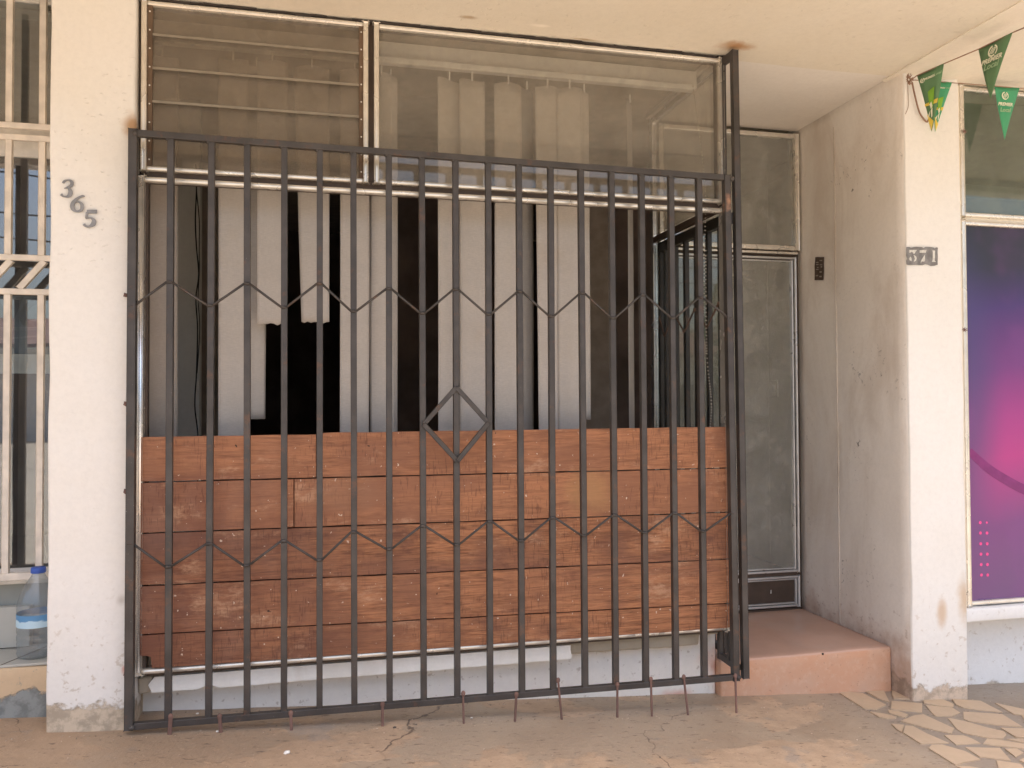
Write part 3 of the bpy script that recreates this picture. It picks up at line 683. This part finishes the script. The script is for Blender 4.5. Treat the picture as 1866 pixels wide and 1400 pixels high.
# ================================================================== GATE OF BARS
tg = thing('burglar_bar_gate', 'dark iron barred security gate with a diamond, standing before the boarded window', 'security gate', (.58, 0, .18))
GX0, GX1 = -.757, 1.892
ztop = lambda x: 2.592 - .010*(x-GX0); zbot = lambda x: .204 - .010*(x-GX0)/1.0
zbot = lambda x: .205 + (-.020)*(x-GX0)/(GX1-GX0)
fb = B()
bar(fb, (GX0, 0, .196), (GX0+.004, 0, 2.607), .032, .032, .0025, 2); bar(fb, (GX1+.010, 0, .170), (GX1-.012, 0, ztop(GX1)+.012), .030, .030, .0025, 2)
bar(fb, (GX0+.017, -.001, ztop(GX0)), (GX1-.027, -.001, ztop(GX1)), .027, .028, .0025, 2); bar(fb, (GX0+.017, .001, zbot(GX0)+.002), (GX1-.006, .001, zbot(GX1)), .027, .028, .0025, 2)
# grinder-rough weld beads at the corners
for x_, z_ in ((GX0, .205), (GX0, 2.59), (GX1, 2.56), (GX1+.008, .186)):
    bmesh.ops.create_icosphere(fb, subdivisions=2, radius=.013, matrix=Matrix.Translation((x_+.012, -.012, z_)))
obj('frame', fb, M['iron'], tg)
topx = [313,388,460,528,594,655,718,778,838,896,952,1008,1063,1118,1172,1225,1275]
BX = [GX0 + (GX1-.004-GX0)*(i+1)/18 for i in range(17)]
jit = [-.003, .006, .004, .005, .003, -.002, .001, -.001, 0, 0, -.004, -.004, -.004, -.003, -.002, 0, -.003]
BX = [x_+j_ for x_, j_ in zip(BX, jit)]
for i, x_ in enumerate(BX):
    lean = .010*noise.noise(Vector((i*1.7, 0, 0))) + .004*(i/8-1)
    bm = bar(B(), (x_+lean*.5+.003, .002, zbot(x_)+.013), (x_-lean*.5, .002, ztop(x_)-.013), .0255, .024, .002, 2)
    bmesh.ops.create_icosphere(bm, subdivisions=1, radius=.009, matrix=Matrix.Translation((x_-.011, -.008, ztop(x_)-.016)))
    obj('bar', bm, M['iron'], tg)
ALLX = [GX0] + BX + [GX1]
def zig(zs, nm):
    bm = B()
    for i in range(18):
        p = Vector((ALLX[i]+.010, -.010, zs[i])); q = Vector((ALLX[i+1]-.010, -.010, zs[i+1]))
        mid = (p+q)/2 + Vector((0, 0, .003*noise.noise(Vector((i, zs[0], 0)))))
        tube(bm, [p, mid, q], .0052, 8)
    for i in range(19): bmesh.ops.create_icosphere(bm, subdivisions=2, radius=.0095, matrix=Matrix.Translation((ALLX[i], -.010, zs[i])) @ Matrix.Diagonal((1.5, .9, .8, 1)))
    obj(nm, bm, M['iron'], tg, True)
zig([1.888, 1.990, 1.898, 1.992, 1.897, 2.000, 1.886, 1.987, 1.884, 1.992, 1.886, 1.990, 1.882, 1.991, 1.880, 1.990, 1.886, 1.985, 1.890], 'zigzag_rod')
zig([.936, .836, .922, .826, .920, .834, .946, .866, .959, .872, .967, .876, .973, .887, .974, .888, .972, .882, .962], 'zigzag_rod')
db = B(); xm = BX[8]; T_, L_, R_, Bt = Vector((xm, -.014, 1.560)), Vector((BX[7]+.004, -.014, 1.400)), Vector((BX[9]-.004, -.014, 1.403)), Vector((xm+.003, -.014, 1.238))
for k, (a, b_) in enumerate(((T_, L_), (T_, R_), (Bt, L_), (Bt, R_))): bar(db, a+Vector((0, -.0006*k, 0)), b_+Vector((0, -.0006*k, 0)), .021, .010, .002, 1)
obj('diamond', db, M['iron'], tg)
for (xt, yt, xb, yb, thick) in ((311,1306,309,1338,.016), (400,1306,403,1336,.014), (530,1300,531,1329,.012), (697,1284,697,1319,.011), (844,1264,845,1317,.0085), (941,1266,938,1312,.010), (1017,1240,1024,1310,.009), (1125,1248,1125,1306,.009), (1186,1238,1188,1301,.009), (1246,1234,1254,1300,.009), (1340,1232,1342,1298,.009)):
    a = at(xt, yt, -.016); b_ = at(xb, yb, -.012); b_.z = gz(b_.x)-.01
    f_ = bar(B(), a, b_, thick, .008, .0015, 1); bmesh.ops.create_icosphere(f_, subdivisions=2, radius=.010, matrix=Matrix.Translation(a) @ Matrix.Diagonal((1, .6, 1.3, 1)))
    obj('foot', f_, M['rusty'], tg)
for py in (540, 740, 901, 1238):
    a = at(238, py, .0); hb = B(); bar(hb, a+Vector((-.004, .02, .004)), a+Vector((-.030, .045, .010)), .012, .010, .002, 1); bmesh.ops.create_icosphere(hb, subdivisions=1, radius=.008, matrix=Matrix.Translation(a+Vector((-.022, .02, .006))))
    obj('wall_lug', hb, M['rusty'], tg)

# tall return frame between gate and ceiling
tr_ = thing('corner_grille', 'tall narrow iron frame reaching the ceiling at the right edge of the gate', 'security grille', (1.93, .05, .18))
rb = B()
bar(rb, (1.951, -.004, .178), (1.927, -.004, 3.185), .030, .026, .0025, 2)
bar(rb, (1.921, .092, .40), (1.918, .092, 3.185), .018, .024, .002, 2)
bar(rb, (1.923, .006, 3.168), (1.920, .085, 3.168), .020, .034, .002, 1, (0, 0, 1))
obj('frame', rb, M['iron'], tr_)
rb = B(); bar(rb, (1.925, .018, .222), (1.925, .185, .228), .026, .024, .002, 1, (0, 0, 1)); bar(rb, (1.925, .190, .212), (1.925, .190, .375), .022, .022, .002, 1); bar(rb, (1.925, .095, .236), (1.925, .095, .375), .020, .022, .002, 1)
obj('lower_bracket', rb, M['iron'], tr_)

# side grille of the recess, seen through the window
ts = thing('side_grille', 'dark iron bar grille on the side light, seen through the window opening', 'security grille', (1.965, .55, .2))
sb = B(); XG = 1.968
bar(sb, (XG, .13, 2.405), (XG, .985, 2.415), .030, .050, .003, 1, (0, 0, 1)); obj('frame', sb, M['iron_dark'], ts); obj('bottom_rail', bar(B(), (XG, .205, .24), (XG, .985, .24), .025, .025, .003, 1, (0, 0, 1)), M['iron_dark'], ts)
sy = [.225, .36, .495, .63, .765, .895, .975]
for i, y_ in enumerate(sy): obj('bar', bar(B(), (XG, y_, .252), (XG, y_, 2.385), .024, .026, .002, 1), M['iron_dark'], ts)
zb_ = B(); zz = [1.99, 1.885]*4
for i in range(6): tube(zb_, [(XG-.014, sy[i]+.008, zz[i]), (XG-.014, sy[i+1]-.008, zz[i+1])], .005, 6)
for i in range(7): bmesh.ops.create_icosphere(zb_, subdivisions=1, radius=.012, matrix=Matrix.Translation((XG-.014, sy[i], zz[i])))
obj('zigzag_rod', zb_, M['rusty'], ts)
nb_ = B()
for k in range(7): obj('weld_bead', bmesh_ico(.007, (XG-.010, .22+k*.11, 2.414)), M['rusty'], ts)

# ================================================================== DOOR AT THE BACK OF THE RECESS
td = thing('shop_door', 'grey aluminium framed glass door with a transom pane, at the back of the recess', 'door', (2.42, 1.0, .2))
YD = 1.0; DX0, DX1 = 1.965, 2.905
fb = B(); ring(fb, DX0, DX1+.004, TZ-.02, CZ-.028, YD, .030, .04, .006, 2); obj('transom_frame', fb, M['alu'], td)
obj('transom_pane', box(B(), DX0+.03, DX1-.028, YD-.002, YD+.003, TZ+.01, CZ-.058), M['glass_door'], td)
cb = B(); box(cb, DX0-.02, DX1+.012, YD+.016, YD+.05, TZ-.055, TZ-.004); box(cb, DX1-.012, DX1+.012, YD+.0165, YD+.0495, .2, TZ-.0551); box(cb, DX0-.02, DX0+.006, YD+.0165, YD+.0495, .2, TZ-.0551); box(cb, DX0, DX1, YD-.01, YD+.05, .193, .206)
obj('door_frame', cb, M['core'], td)
obj('head_bead', bar(B(), (DX0, YD-.004, TZ-.036), (DX1, YD-.004, TZ-.036), .016, .02, .005, 2), M['alu'], td)
leaf = B()
ring(leaf, DX0+.008, DX1-.020, .428, TZ-.062, YD, .014, .03, .004, 2); ring(leaf, DX0+.030, DX1-.040, .446, TZ-.082, YD+.004, .010, .02, .003, 2)
ring(leaf, DX0+.008, DX1-.020, .214, .405, YD, .014, .03, .004, 2); ring(leaf, DX0+.026, DX1-.038, .231, .388, YD+.004, .010, .02, .003, 2)
obj('door_leaf', leaf, M['alu_grey'], td)
lb = B(); ring(lb, DX0+.021, DX1-.033, .441, TZ-.075, YD+.010, .012, .016, .001, 1); ring(lb, DX0+.021, DX1-.033, .226, .393, YD+.010, .010, .016, .001, 1); box(lb, DX0+.010, DX1-.022, YD-.004, YD+.018, .4055, .4275)
obj('door_rail', lb, M['core'], td)
obj('glass_pane', box(B(), DX0+.038, DX1-.048, YD+.004, YD+.009, .455, TZ-.090), M['glass_door'], td)
obj('kick_panel', box(B(), DX0+.034, DX1-.046, YD+.005, YD+.012, .240, .379), M['core'], td)
obj('stain', tube(B(), [(2.695, YD+.0045, .300), (2.697, YD+.0045, .322)], [.003, .002], 6), M['sill'], td)

sw = thing('light_switch', 'small pale light switch plate on the grey wall behind the door glass', 'switch', (3.47, 2.22, 1.59))
obj('plate', box(B(), 3.462, 3.4715, 2.16, 2.26, 1.52, 1.655, .003, 2), M['plastic_white'], sw); obj('rocker', box(B(), 3.457, 3.4618, 2.19, 2.23, 1.565, 1.615, .002, 1), M['alu_grey'], sw)

# ================================================================== LEFT NEIGHBOUR: window, grille, ledge
YG = .42
tl = thing('tiled_ledge', 'peeling orange-brown plinth with a grey tiled ledge left of the 365 pillar', 'ledge', (-1.8, .3, .2))
obj('plinth', rough(box(B(), -2.6, -1.06, .225, .35, .0, .405, .012, 2), .05, .008), M['base_left'], tl, True)
obj('ledge_top', box(B(), -2.6, -1.06, .228, .56, .407, .418, .003, 1), M['ledge_tile'], tl)
ub = B(); box(ub, -2.6, -1.27, .475, .52, .422, .60, .002, 1); obj('upstand_tile', ub, M['ledge_tile'], tl)
obj('back_wall', box(B(), -2.6, -1.06, .53, .60, .40, .745), M['ledge_wall'], tl)
obj('tile_joint', bar(B(), (-1.30, .232, .4185), (-1.20, .470, .4185), .003, .002, ref=(0, 0, 1)), M['core'], tl)

tw = thing('window_grille', 'cream painted bar grille with slanted bars over the left neighbour window', 'security grille', (-1.8, YG, .75))
def G_(px, py, y=YG): return at(px, py, y)
zA, zB_, zC, zD, zE, zF = G_(40, 232).z, G_(40, 250).z, G_(40, 470).z, G_(40, 532).z, G_(40, 1050).z, 3.30
fb = B()
for z_, wd in ((zA+.004, .026), (zB_-.004, .026), (zC, .026), (zD, .026), (zE, .032)): obj('rail', bar(B(), (-2.6, YG, z_), (-1.0, YG, z_), wd, .022, .002, 1), M['paint_cream'], tw)
x2 = G_(75, 600).x; x1 = G_(14, 600).x; pitch_ = x2-x1
for k in range(-1, 9):
    x_ = x2-pitch_*k
    if x_ > -1.0 or x_ < -2.55: continue
    for a, b_ in ((zE+.016, zD-.013), (zC+.013, zB_-.017), (zA+.017, zF)): obj('bar', bar(B(), (x_, YG, a), (x_, YG, b_), .026, .020, .002, 1), M['paint_cream'], tw)
    obj('slanted_bar', bar(B(), (x_+.012-pitch_*.75, YG, zD+.013), (x_+.012, YG, zC-.013), .026, .018, .002, 1), M['paint_cream'], tw)
    if k == 0: obj('slanted_bar', bar(B(), (x_+.012+pitch_*.25, YG, zD+.013), (x_+.012+pitch_, YG, zC-.013), .026, .018, .002, 1), M['paint_cream'], tw)
tlw = thing('neighbour_window', 'left shop window with faded blue banner lettering behind the glass', 'window', (-1.8, .5, .75))
zR = G_(40, 240, .52).z
fb = B(); bar(fb, (-2.6, .515, zE-.006), (-1.0, .515, zE-.006), .05, .03, .004, 1); bar(fb, (-2.6, .515, zR-.055), (-1.0, .515, zR-.055), .13, .03, .004, 1); bar(fb, (-2.6, .515, 3.335), (-1.0, .515, 3.335), .04, .03, .004, 1); bar(fb, (-2.6, .517, zE-.04), (-1.0, .517, zE-.04), .018, .05, .004, 1)
obj('frame', fb, M['plastic_white'], tlw)
obj('glass_pane', box(B(), -2.6, -1.0, .512, .517, zE+.019, zR-.12), M['glass_dark'], tlw); obj('glass_pane', box(B(), -2.6, -1.0, .512, .517, zR+.01, 3.315), M['glass_dark'], tlw)
zb1, zb2, zb3 = G_(40, 540, .56).z, G_(40, 645, .56).z, G_(40, 681, .56).z
bn = obj('banner', box(B(), -2.55, -1.02, .56, .566, zb2, zb1), M['sign_blue'], tlw)
obj('rail', box(B(), -2.55, -1.02, .55, .575, zb3, zb2-.002), M['plastic_white'], tlw)
P_ = lambda x, y: at(x/4.375, 380+y/4.375, .5585)
text_mesh('banner_lettering', 'NC', M['sign_letter'], bn, P_(95, 935), (1, 0, 0), (0, 0, 1), .185, .35, .006)
sl_ = B(); bar(sl_, P_(-200, 955), P_(330, 950), .006, .002); bar(sl_, P_(-200, 970), P_(330, 966), .004, .002); bar(sl_, P_(-200, 1060), P_(330, 1015), .006, .002)
obj('banner_line', sl_, M['sign_line'], bn)
wallbox('neighbour_room_wall', -4.2, -1.06, 2.6, 2.7, .4, 3.34, M['room_dark'])
wallbox('neighbour_room_wall', -1.075, -1.06, .61, 2.59, .4, 3.34, M['room_brown'])
wallbox('neighbour_room_floor', -4.2, -1.076, .61, 2.6, .5, .6, M['room_dark'])
wallbox('neighbour_room_ceiling', -4.2, -1.076, .61, 2.6, 3.28, 3.33, M['room_ceiling'])
t_ = thing('wall_pillar', 'plain off-white pillar beyond the left neighbour window, outside the picture', 'pillar', (-2.8, .3, .2)); obj('pillar_shaft', box(B(), -3.0, -2.6, .05, 1.7, -.1, 3.34), M['pillar_left'], t_)

# bottle
bx, by = at(68, 1190, .34).x, .345; bz = .419
tbt = thing('water_bottle', 'large clear plastic water bottle with blue cap and label on the tiled ledge', 'bottle', (bx, by, bz))
prof = [(.066,0),(.076,.006),(.079,.02),(.077,.03),(.080,.045),(.080,.060),(.077,.067),(.080,.075),(.080,.092),(.077,.100),(.080,.108),(.080,.13),(.079,.18),(.081,.200),(.080,.225),(.070,.262),(.050,.305),(.030,.335),(.023,.350),(.023,.366)]
obj('body', lathe(B(), prof, (bx, by, bz)), M['bottle'], tbt, True)
cpb = lathe(B(), [(.028, .352), (.029, .354), (.029, .372), (.026, .376)], (bx, by, bz), 24); obj('cap', cpb, M['cap'], tbt, True)
lb = B(); rg = []
for r_, z_ in ((.0812, .133), (.0812, .186)): rg.append([lb.verts.new((bx+r_*math.cos(a*2*math.pi/36), by+r_*math.sin(a*2*math.pi/36), bz+z_)) for a in range(36)])
for a in range(36): lb.faces.new((rg[0][a], rg[0][(a+1) % 36], rg[1][(a+1) % 36], rg[1][a]))
M['blabel'].node_tree.nodes  # label band
obj('label_band', lb, M['blabel'], tbt, True)

# ================================================================== RIGHT NEIGHBOUR WINDOW
YR = .12
trw = thing('neighbour_window', 'right shop window filled by a purple and magenta poster under a clear pane', 'window', (4.4, YR, .4))
RX0, RX1 = 3.305, 5.6; RT = 2.462
obj('lower_frame', ring(B(), RX0, RX1, .405, RT-.010, YR, .024, .034, .008, 3), M['alu'], trw); obj('upper_frame', ring(B(), RX0, RX1, RT+.012, CZ-.022, YR, .024, .034, .008, 3), M['alu'], trw)
cb = B(); box(cb, RX0-.055, RX0+.004, YR-.02, YR+.03, .40, CZ-.022, .006, 2); box(cb, RX0+.006, RX1, YR+.006, YR+.04, RT-.03, RT+.03); obj('jamb', cb, M['ceil_right'], trw)
obj('glass_pane', box(B(), RX0+.022, RX1-.022, YR, YR+.005, RT+.034, CZ-.046), M['glass_green'], trw)
pz0, pz1 = .428, RT-.034
pst = obj('poster', box(B(), RX0+.022, RX1-.022, YR+.002, YR+.006, pz0, pz1), M['poster'], trw)
q8 = lambda x, y: at(1440+x/1.843, 640+y/1.843, YR+.0018)
ab = B(); ribbon(ab, smooth_pts([(600,335,24),(660,390,28),(720,430,30),(785,465,32),(860,495,34),(960,520,34)], 5), q8, (0, -.0008, 0)); obj('poster_arc', ab, M['poster_arc'], pst)
dbm = B()
for i, y_ in enumerate((576, 611, 647, 682, 717, 752)):
    for x_, r_ in ((638+i*.8, .0085), (660+i*.6, .0085 if i else .006)):
        c = q8(x_, y_); prism(dbm, [(c.x+r_*math.cos(a*math.pi/6), c.y, c.z+r_*math.sin(a*math.pi/6)) for a in range(12)], (0, -.0008, 0))
obj('poster_dot', dbm, M['poster_dot'], pst)
tb2 = thing('plinth_wall', 'clean white plinth and protruding sill below the purple poster window', 'wall', (4.4, .3, -.1))
obj('plaster_wall', rough(box(B(), 3.2, 5.7, .26, .36, -.5, .40, .004, 1), .08, .003), M['base_right'], tb2, True)
obj('sill', rough(box(B(), 3.258, 5.7, .075, .262, .325, .397, .010, 2), .06, .003), M['base_right'], tb2, True)
wallbox('neighbour_room_wall', 3.60, 6.1, 1.9, 2.0, 0, 3.3, M['room']); wallbox('neighbour_room_wall', 5.65, 5.75, .4, 1.9, 0, 3.3, M['room']); wallbox('neighbour_room_ceiling', 3.27, 5.75, .19, 1.9, 3.22, 3.4, M['room_ceiling'])
wallbox('neighbour_room_beam', 3.63, 5.6, 1.0, 1.12, 2.72, 2.84, M['room_ceiling']); wallbox('neighbour_room_floor', 3.63, 5.6, .37, 1.9, 2.0, 2.1, M['room_dark'])
t_ = thing('wall_pillar', 'plain cream pillar at the far end of the poster window, outside the picture', 'pillar', (5.9, .3, -.2)); obj('pillar_shaft', box(B(), 5.7, 6.1, .05, 1.7, -.6, 3.34), M['pillar_right'], t_)
# web of nails and dirt on the jamb of the poster window
nl = B()
for py in (240, 601, 1082):
    c = at(1757, py, YR-.022)
    for k in range(7):
        a = k*.9+py; tube(nl, [c, c+Vector((math.cos(a)*.018, -.004, math.sin(a)*.014))], [.003, .001], 5)
obj('jamb_nail', nl, M['rusty'], trw)

# ================================================================== BUNTING
def pennant(par, A, Bp, T, front=True, side='logo', mat='green', curl=.0):
    A, Bp, T = Vector(A), Vector(Bp), Vector(T)
    bm = B(); n = 10; nrm = (Bp-A).cross(T-A).normalized()
    if nrm.dot(CAM-A) < 0: nrm = -nrm
    rowsv = []
    for j in range(n+1):
        r = j/n; l = A.lerp(T, r); q = Bp.lerp(T, r); row = []
        for i in range(5):
            s = i/4; p = l.lerp(q, s) - nrm*(.010*math.sin(r*2.4)*curl + .004*math.sin(s*5+r*3)*(1-r))
            row.append(bm.verts.new(p))
        rowsv.append(row)
    for j in range(n):
        for i in range(4): bm.faces.new((rowsv[j][i], rowsv[j][i+1], rowsv[j+1][i+1], rowsv[j+1][i]))
    bmesh.ops.remove_doubles(bm, verts=bm.verts[:], dist=1e-5)
    o = obj('pennant', bm, M[mat], par, True); md = o.modifiers.new('thickness', 'SOLIDIFY'); md.thickness = .0008; md.offset = 0
    ux = (Bp-A); w_ = ux.length; ux.normalize(); dn = (T-(A+Bp)/2); h = dn.length; uy = -dn.normalized()
    uyo = (uy - ux*uy.dot(ux)).normalized()
    def pos(s, r, lift=.006): return A.lerp(T, r).lerp(Bp.lerp(T, r), s) + nrm*(lift-.001 - .010*math.sin(r*2.4)*curl - .004*math.sin(s*5+r*3)*(1-r))
    return o, pos, ux, uyo, w_, h, nrm
def disc_logo(par, c, ux, uy, r, mat, nrm):
    bm = B(); N = 20
    def ringseg(a0, a1, ro, ri):
        k = 12
        for i in range(k):
            t0, t1 = a0+(a1-a0)*i/k, a0+(a1-a0)*(i+1)/k
            f = lambda t, rr: c + ux*math.cos(t)*rr + uy*math.sin(t)*rr
            prism(bm, [f(t0, ro), f(t1, ro), f(t1, ri), f(t0, ri)], nrm*.0005)
    ringseg(R(100), R(300), r, r*.72); ringseg(R(-50), R(70), r, r*.78)
    for o_ in (-.38, 0.0, .34):
        a = c + ux*(o_*r-.28*r) - uy*r*.5; b_ = c + ux*(o_*r+.36*r) + uy*r*.55
        s = ux*(.09*r); prism(bm, [a-s+nrm*.0006, a+s+nrm*.0006, b_+s+nrm*.0006, b_-s+nrm*.0006], nrm*.0005)
    return obj('logo', bm, M[mat], par)
def logo_set(pn, s0=.5):
    o, pos, ux, uy, w_, h, nrm = pn
    disc_logo(o, pos(s0, .17), ux, uy, w_*.135, 'print_white', nrm)
    text_mesh('lettering', 'PREMIER', M['print_white'], o, pos(s0, .36), ux, uy, w_*.155, .25, w_*.004, .0004)
    text_mesh('lettering', 'Local', M['print_dim'], o, pos(s0, .475), ux, uy, w_*.20, .2, w_*.004, .0004)
def player_set(pn, word='PREMIER', side=.45):
    o, pos, ux, uy, w_, h, nrm = pn
    disc_logo(o, pos(.16, .12), ux, uy, w_*.085, 'print_white', nrm)
    text_mesh('lettering', 'PREMIER', M['print_white'], o, pos(.46, .135), ux, uy, w_*.105, .25, w_*.002, .0004)
    text_mesh('lettering', 'Local', M['print_dim'], o, pos(.83, .135), ux, uy, w_*.12, .2, w_*.002, .0004)
    def poly(P, mat, lift, nm='print_shape'):
        bm = B(); prism(bm, [pos(s, r, lift) for s, r in P], nrm*.0004); return obj(nm, bm, M[mat], o)
    poly([(.0, .52), (1, .50), (1, .57), (0, .56)], 'yellow', .0062); poly([(.34, .34), (.72, .30), (.72, .54), (.62, .68), (.36, .52)], 'lime', .0068)
    poly([(.40, .56), (.56, .52), (.66, .60), (.52, .64)], 'print_white', .0074); poly([(.50, .66), (.66, .62), (.72, .76), (.58, .78)], 'print_white', .0074); poly([(.12, .72), (.44, .66), (.40, .70), (.16, .78)], 'print_white', .0074)
    poly([(0, .70), (1, .84), (1, .97), (.5, .985), (.45, .86), (.1, .97), (0, .95)], 'yellow', .0070); poly([(.12, .955), (.44, .865), (.5, .985), (.1, .975)], 'print_white', .0072)
ta = thing('bunting', 'green pennant bunting on a brown string rising from the pillar towards the street', 'bunting', (2.98, -.02, 3.05))
kA = at(1660, 146, .02); pA = [at(1671, 138, -.02), at(1721, 116, -.16), at(1783, 90, -.36), at(1847, 59, -.56), at(1866, 51, -.62), at(1990, -8, -.95), at(2150, -90, -1.35)]
obj('string', tube(B(), [kA]+pA, .0028, 6), M['string'], ta)
player_set(pennant(ta, pA[0], pA[1], at(1697, 240, -.10), mat='green_dull', curl=.6))
logo_set(pennant(ta, pA[2], pA[3], at(1808, 182, -.47), mat='green_dull', curl=-1.2), .48)
tb3 = thing('bunting', 'bright green pennant bunting strung along the wall over the poster window', 'bunting', (3.0, .0, 3.0))
pB = [at(1690, 147, .035), at(1700, 148, .035), at(1734, 151, .02), at(1812, 157, .0), at(1857, 161, .0), at(1900, 162, .0), at(2100, 170, .0)]
obj('string', tube(B(), [kA]+pB, .0022, 6), M['string'], tb3)
player_set(pennant(tb3, pB[1], pB[2], at(1704, 241, .02), curl=.2))
logo_set(pennant(tb3, pB[3], pB[4], at(1831, 255, .0), curl=.2), .42)
kn = B()
for k in range(16):
    a, r_ = k*2.4, .022; p0 = kA+Vector((-.015, 0, 0))
    tube(kn, [p0+Vector((math.cos(a)*r_*.3, 0, math.sin(a)*r_*.3)), p0+Vector((math.cos(a)*r_, -.01, math.sin(a)*r_*1.4))], [.0035, .0015], 5)
tube(kn, smooth_pts([tuple(at(x_, y_, .035)) for x_, y_ in ((1662,150),(1668,178),(1676,206),(1688,222),(1692,218))], 5), .0045, 6)
tube(kn, smooth_pts([tuple(at(x_, y_, .045)) for x_, y_ in ((1654,150),(1655,180),(1655,195),(1650,208))], 5), .0015, 5)
obj('wire_knot', kn, M['string'], None, True, label='tangled brown wire knot at the top corner of the 371 pillar', category='wire')

# ================================================================== LOOSE BITS ON THE PAVEMENT
for i, (px, py, r_, lab) in enumerate(((523, 1373, .009, 'small pale pebble on the pavement below the gate, nearest the camera'), (719, 1327, .006, 'tiny dark pebble on the pavement in front of the gate middle'), (396, 1334, .005, 'tiny white chip of plaster beside the second gate foot'), (360, 1301, .005, 'tiny white chip of plaster behind the gate bottom rail'), (859, 1309, .004, 'tiny white chip beside the middle gate feet'))):
    p = gnd(px, py); bm = B(); bmesh.ops.create_icosphere(bm, subdivisions=2, radius=r_, matrix=Matrix.Translation((p.x, p.y, gz(p.x)+r_*.4)) @ Matrix.Diagonal((1.3, .9, .7, 1)))
    for v in bm.verts: v.co += Vector((1, 1, 1))*noise.noise(v.co*160)*r_*.35
    obj('pebble', bm, M['core'] if i == 1 else M['sill'], None, False, label=lab, category='pebble', group='pebbles and chips on the pavement')

gb = B(); rg_ = random.Random(5)
for k in range(900):
    x_ = rg_.uniform(-1.3, 3.9); y_ = rg_.choice([rg_.uniform(.18, .245), rg_.uniform(-.05, .06), rg_.uniform(-.9, .2)])
    if x_ > 1.9 and y_ > .18: continue
    if (x_ < -.75 or 2.9 < x_ < 3.27) and y_ > .03: continue
    q = rg_.uniform(.0012, .0035); bmesh.ops.create_icosphere(gb, subdivisions=1, radius=q, matrix=Matrix.Translation((x_, y_, gz(x_)+q*.3+.001)) @ Matrix.Diagonal((rg_.uniform(.7, 1.6), rg_.uniform(.7, 1.4), .7, 1)))
obj('grit', gb, M['grit'], None, kind='stuff', label='fine grit and plaster crumbs scattered over the pavement', category='grit')

# ================================================================== ACROSS THE STREET (seen only in reflections)
px_ = at(37, 600, .514*2+1.5).x
cpst = thing('canopy_post', 'thin dark steel post holding the canopy edge, reflected in the left window', 'post', (px_, -1.5, .2), 'canopy posts')
obj('shaft', box(B(), px_-.028, px_+.028, -1.53, -1.47, .05, 3.32, .004, 1), M['iron_dark'], cpst)
obj('edge_beam', box(B(), -7, 8, -1.57, -1.43, 3.10, 3.515, .006, 1), M['oppo'], cpst)
c2 = cpst.copy(); COL.objects.link(c2); c2['label'] = 'thin dark steel canopy post on the right, beyond the poster window'; c2.location = (6.2, -1.5, .2)
s2 = [o for o in cpst.children if o.name.startswith('shaft')][0].copy(); COL.objects.link(s2); s2.parent = c2
ROOTS.append((c2, Vector((px_, -1.5, .2))))
ob_ = thing('building', 'low pale building across the street, seen only as a reflection', 'building', (0, -22, 0))
bb = B(); box(bb, -26, 22, -30, -22, -1.2, 3.1); obj('walls', bb, M['oppo'], ob_); obj('roof', prism(B(), [(-27, -21.4, 3.1), (23, -21.4, 3.1), (23, -26, 4.3), (-27, -26, 4.3)], (0, 0, .12)), M['oppo_roof'], ob_)
for k in range(5): obj('shutter', box(B(), -24+k*9.2, -21.4+k*9.2, -22.05, -21.99, -.1, 2.1), M['oppo_dark'], ob_)
up_ = thing('utility_pole', 'wooden utility pole across the street, seen only as a reflection', 'pole', (-9, -13, 0))
obj('shaft', tube(B(), [(-9, -13, -.2), (-9, -13, 7.2)], [.12, .08], 12), M['bark'], up_); obj('crossarm', box(B(), -9.06, -8.94, -13.8, -12.2, 6.6, 6.72), M['bark'], up_)
for k, (zz_, sag, yy_) in enumerate(((6.7, .7, -13.6), (6.3, .9, -13), (5.4, .6, -12.9), (4.9, .5, -13.1))):
    obj('cable', tube(B(), [(x_, yy_, zz_ - sag*(1-((x_+9)/18 % 2-1)**2)) for x_ in range(-45, 46, 2)], .018, 5), M['black'], up_)
def tree(x, y, h, lab, sd):
    rr = random.Random(sd); t = thing('tree', lab, 'tree', (x, y, 0), 'trees across the street')
    obj('trunk', tube(B(), [(x, y, -.4), (x+.1, y, h*.35), (x, y, h*.7)], [.22, .16, .07], 8), M['bark'], t)
    bm = B()
    for k in range(1100):
        c = Vector((rr.gauss(0, 1), rr.gauss(0, 1), rr.gauss(0, 1))); c.normalize(); c *= rr.random()**.4
        c = Vector((x + c.x*h*.38, y + c.y*h*.38, h*.68 + c.z*h*.33)); c += Vector((1, 1, 1))*noise.noise(c*.8)*.5
        a = Vector((rr.uniform(-1, 1), rr.uniform(-1, 1), rr.uniform(-1, 1))).normalized(); b_ = a.orthogonal().normalized(); s = .14*rr.uniform(.6, 1.4)
        bm.faces.new([bm.verts.new(c+a*s), bm.verts.new(c+b_*s*.6), bm.verts.new(c-a*s), bm.verts.new(c-b_*s*.6)])
    obj('crown', bm, M['leafm'], t)
tree(6, -17, 5.2, 'bushy green tree across the street on the right, seen only as a reflection', 1); tree(-15, -18, 5.6, 'bushy green tree across the street on the left, seen only as a reflection', 2); tree(14, -18.5, 6, 'taller green tree at the far right across the street, seen only as a reflection', 3)

# parts were modelled in place: make them relative to their thing's base
bpy.context.view_layer.update()
for o, loc in ROOTS:
    for ch in o.children: ch.matrix_parent_inverse = Matrix.Translation(-loc)
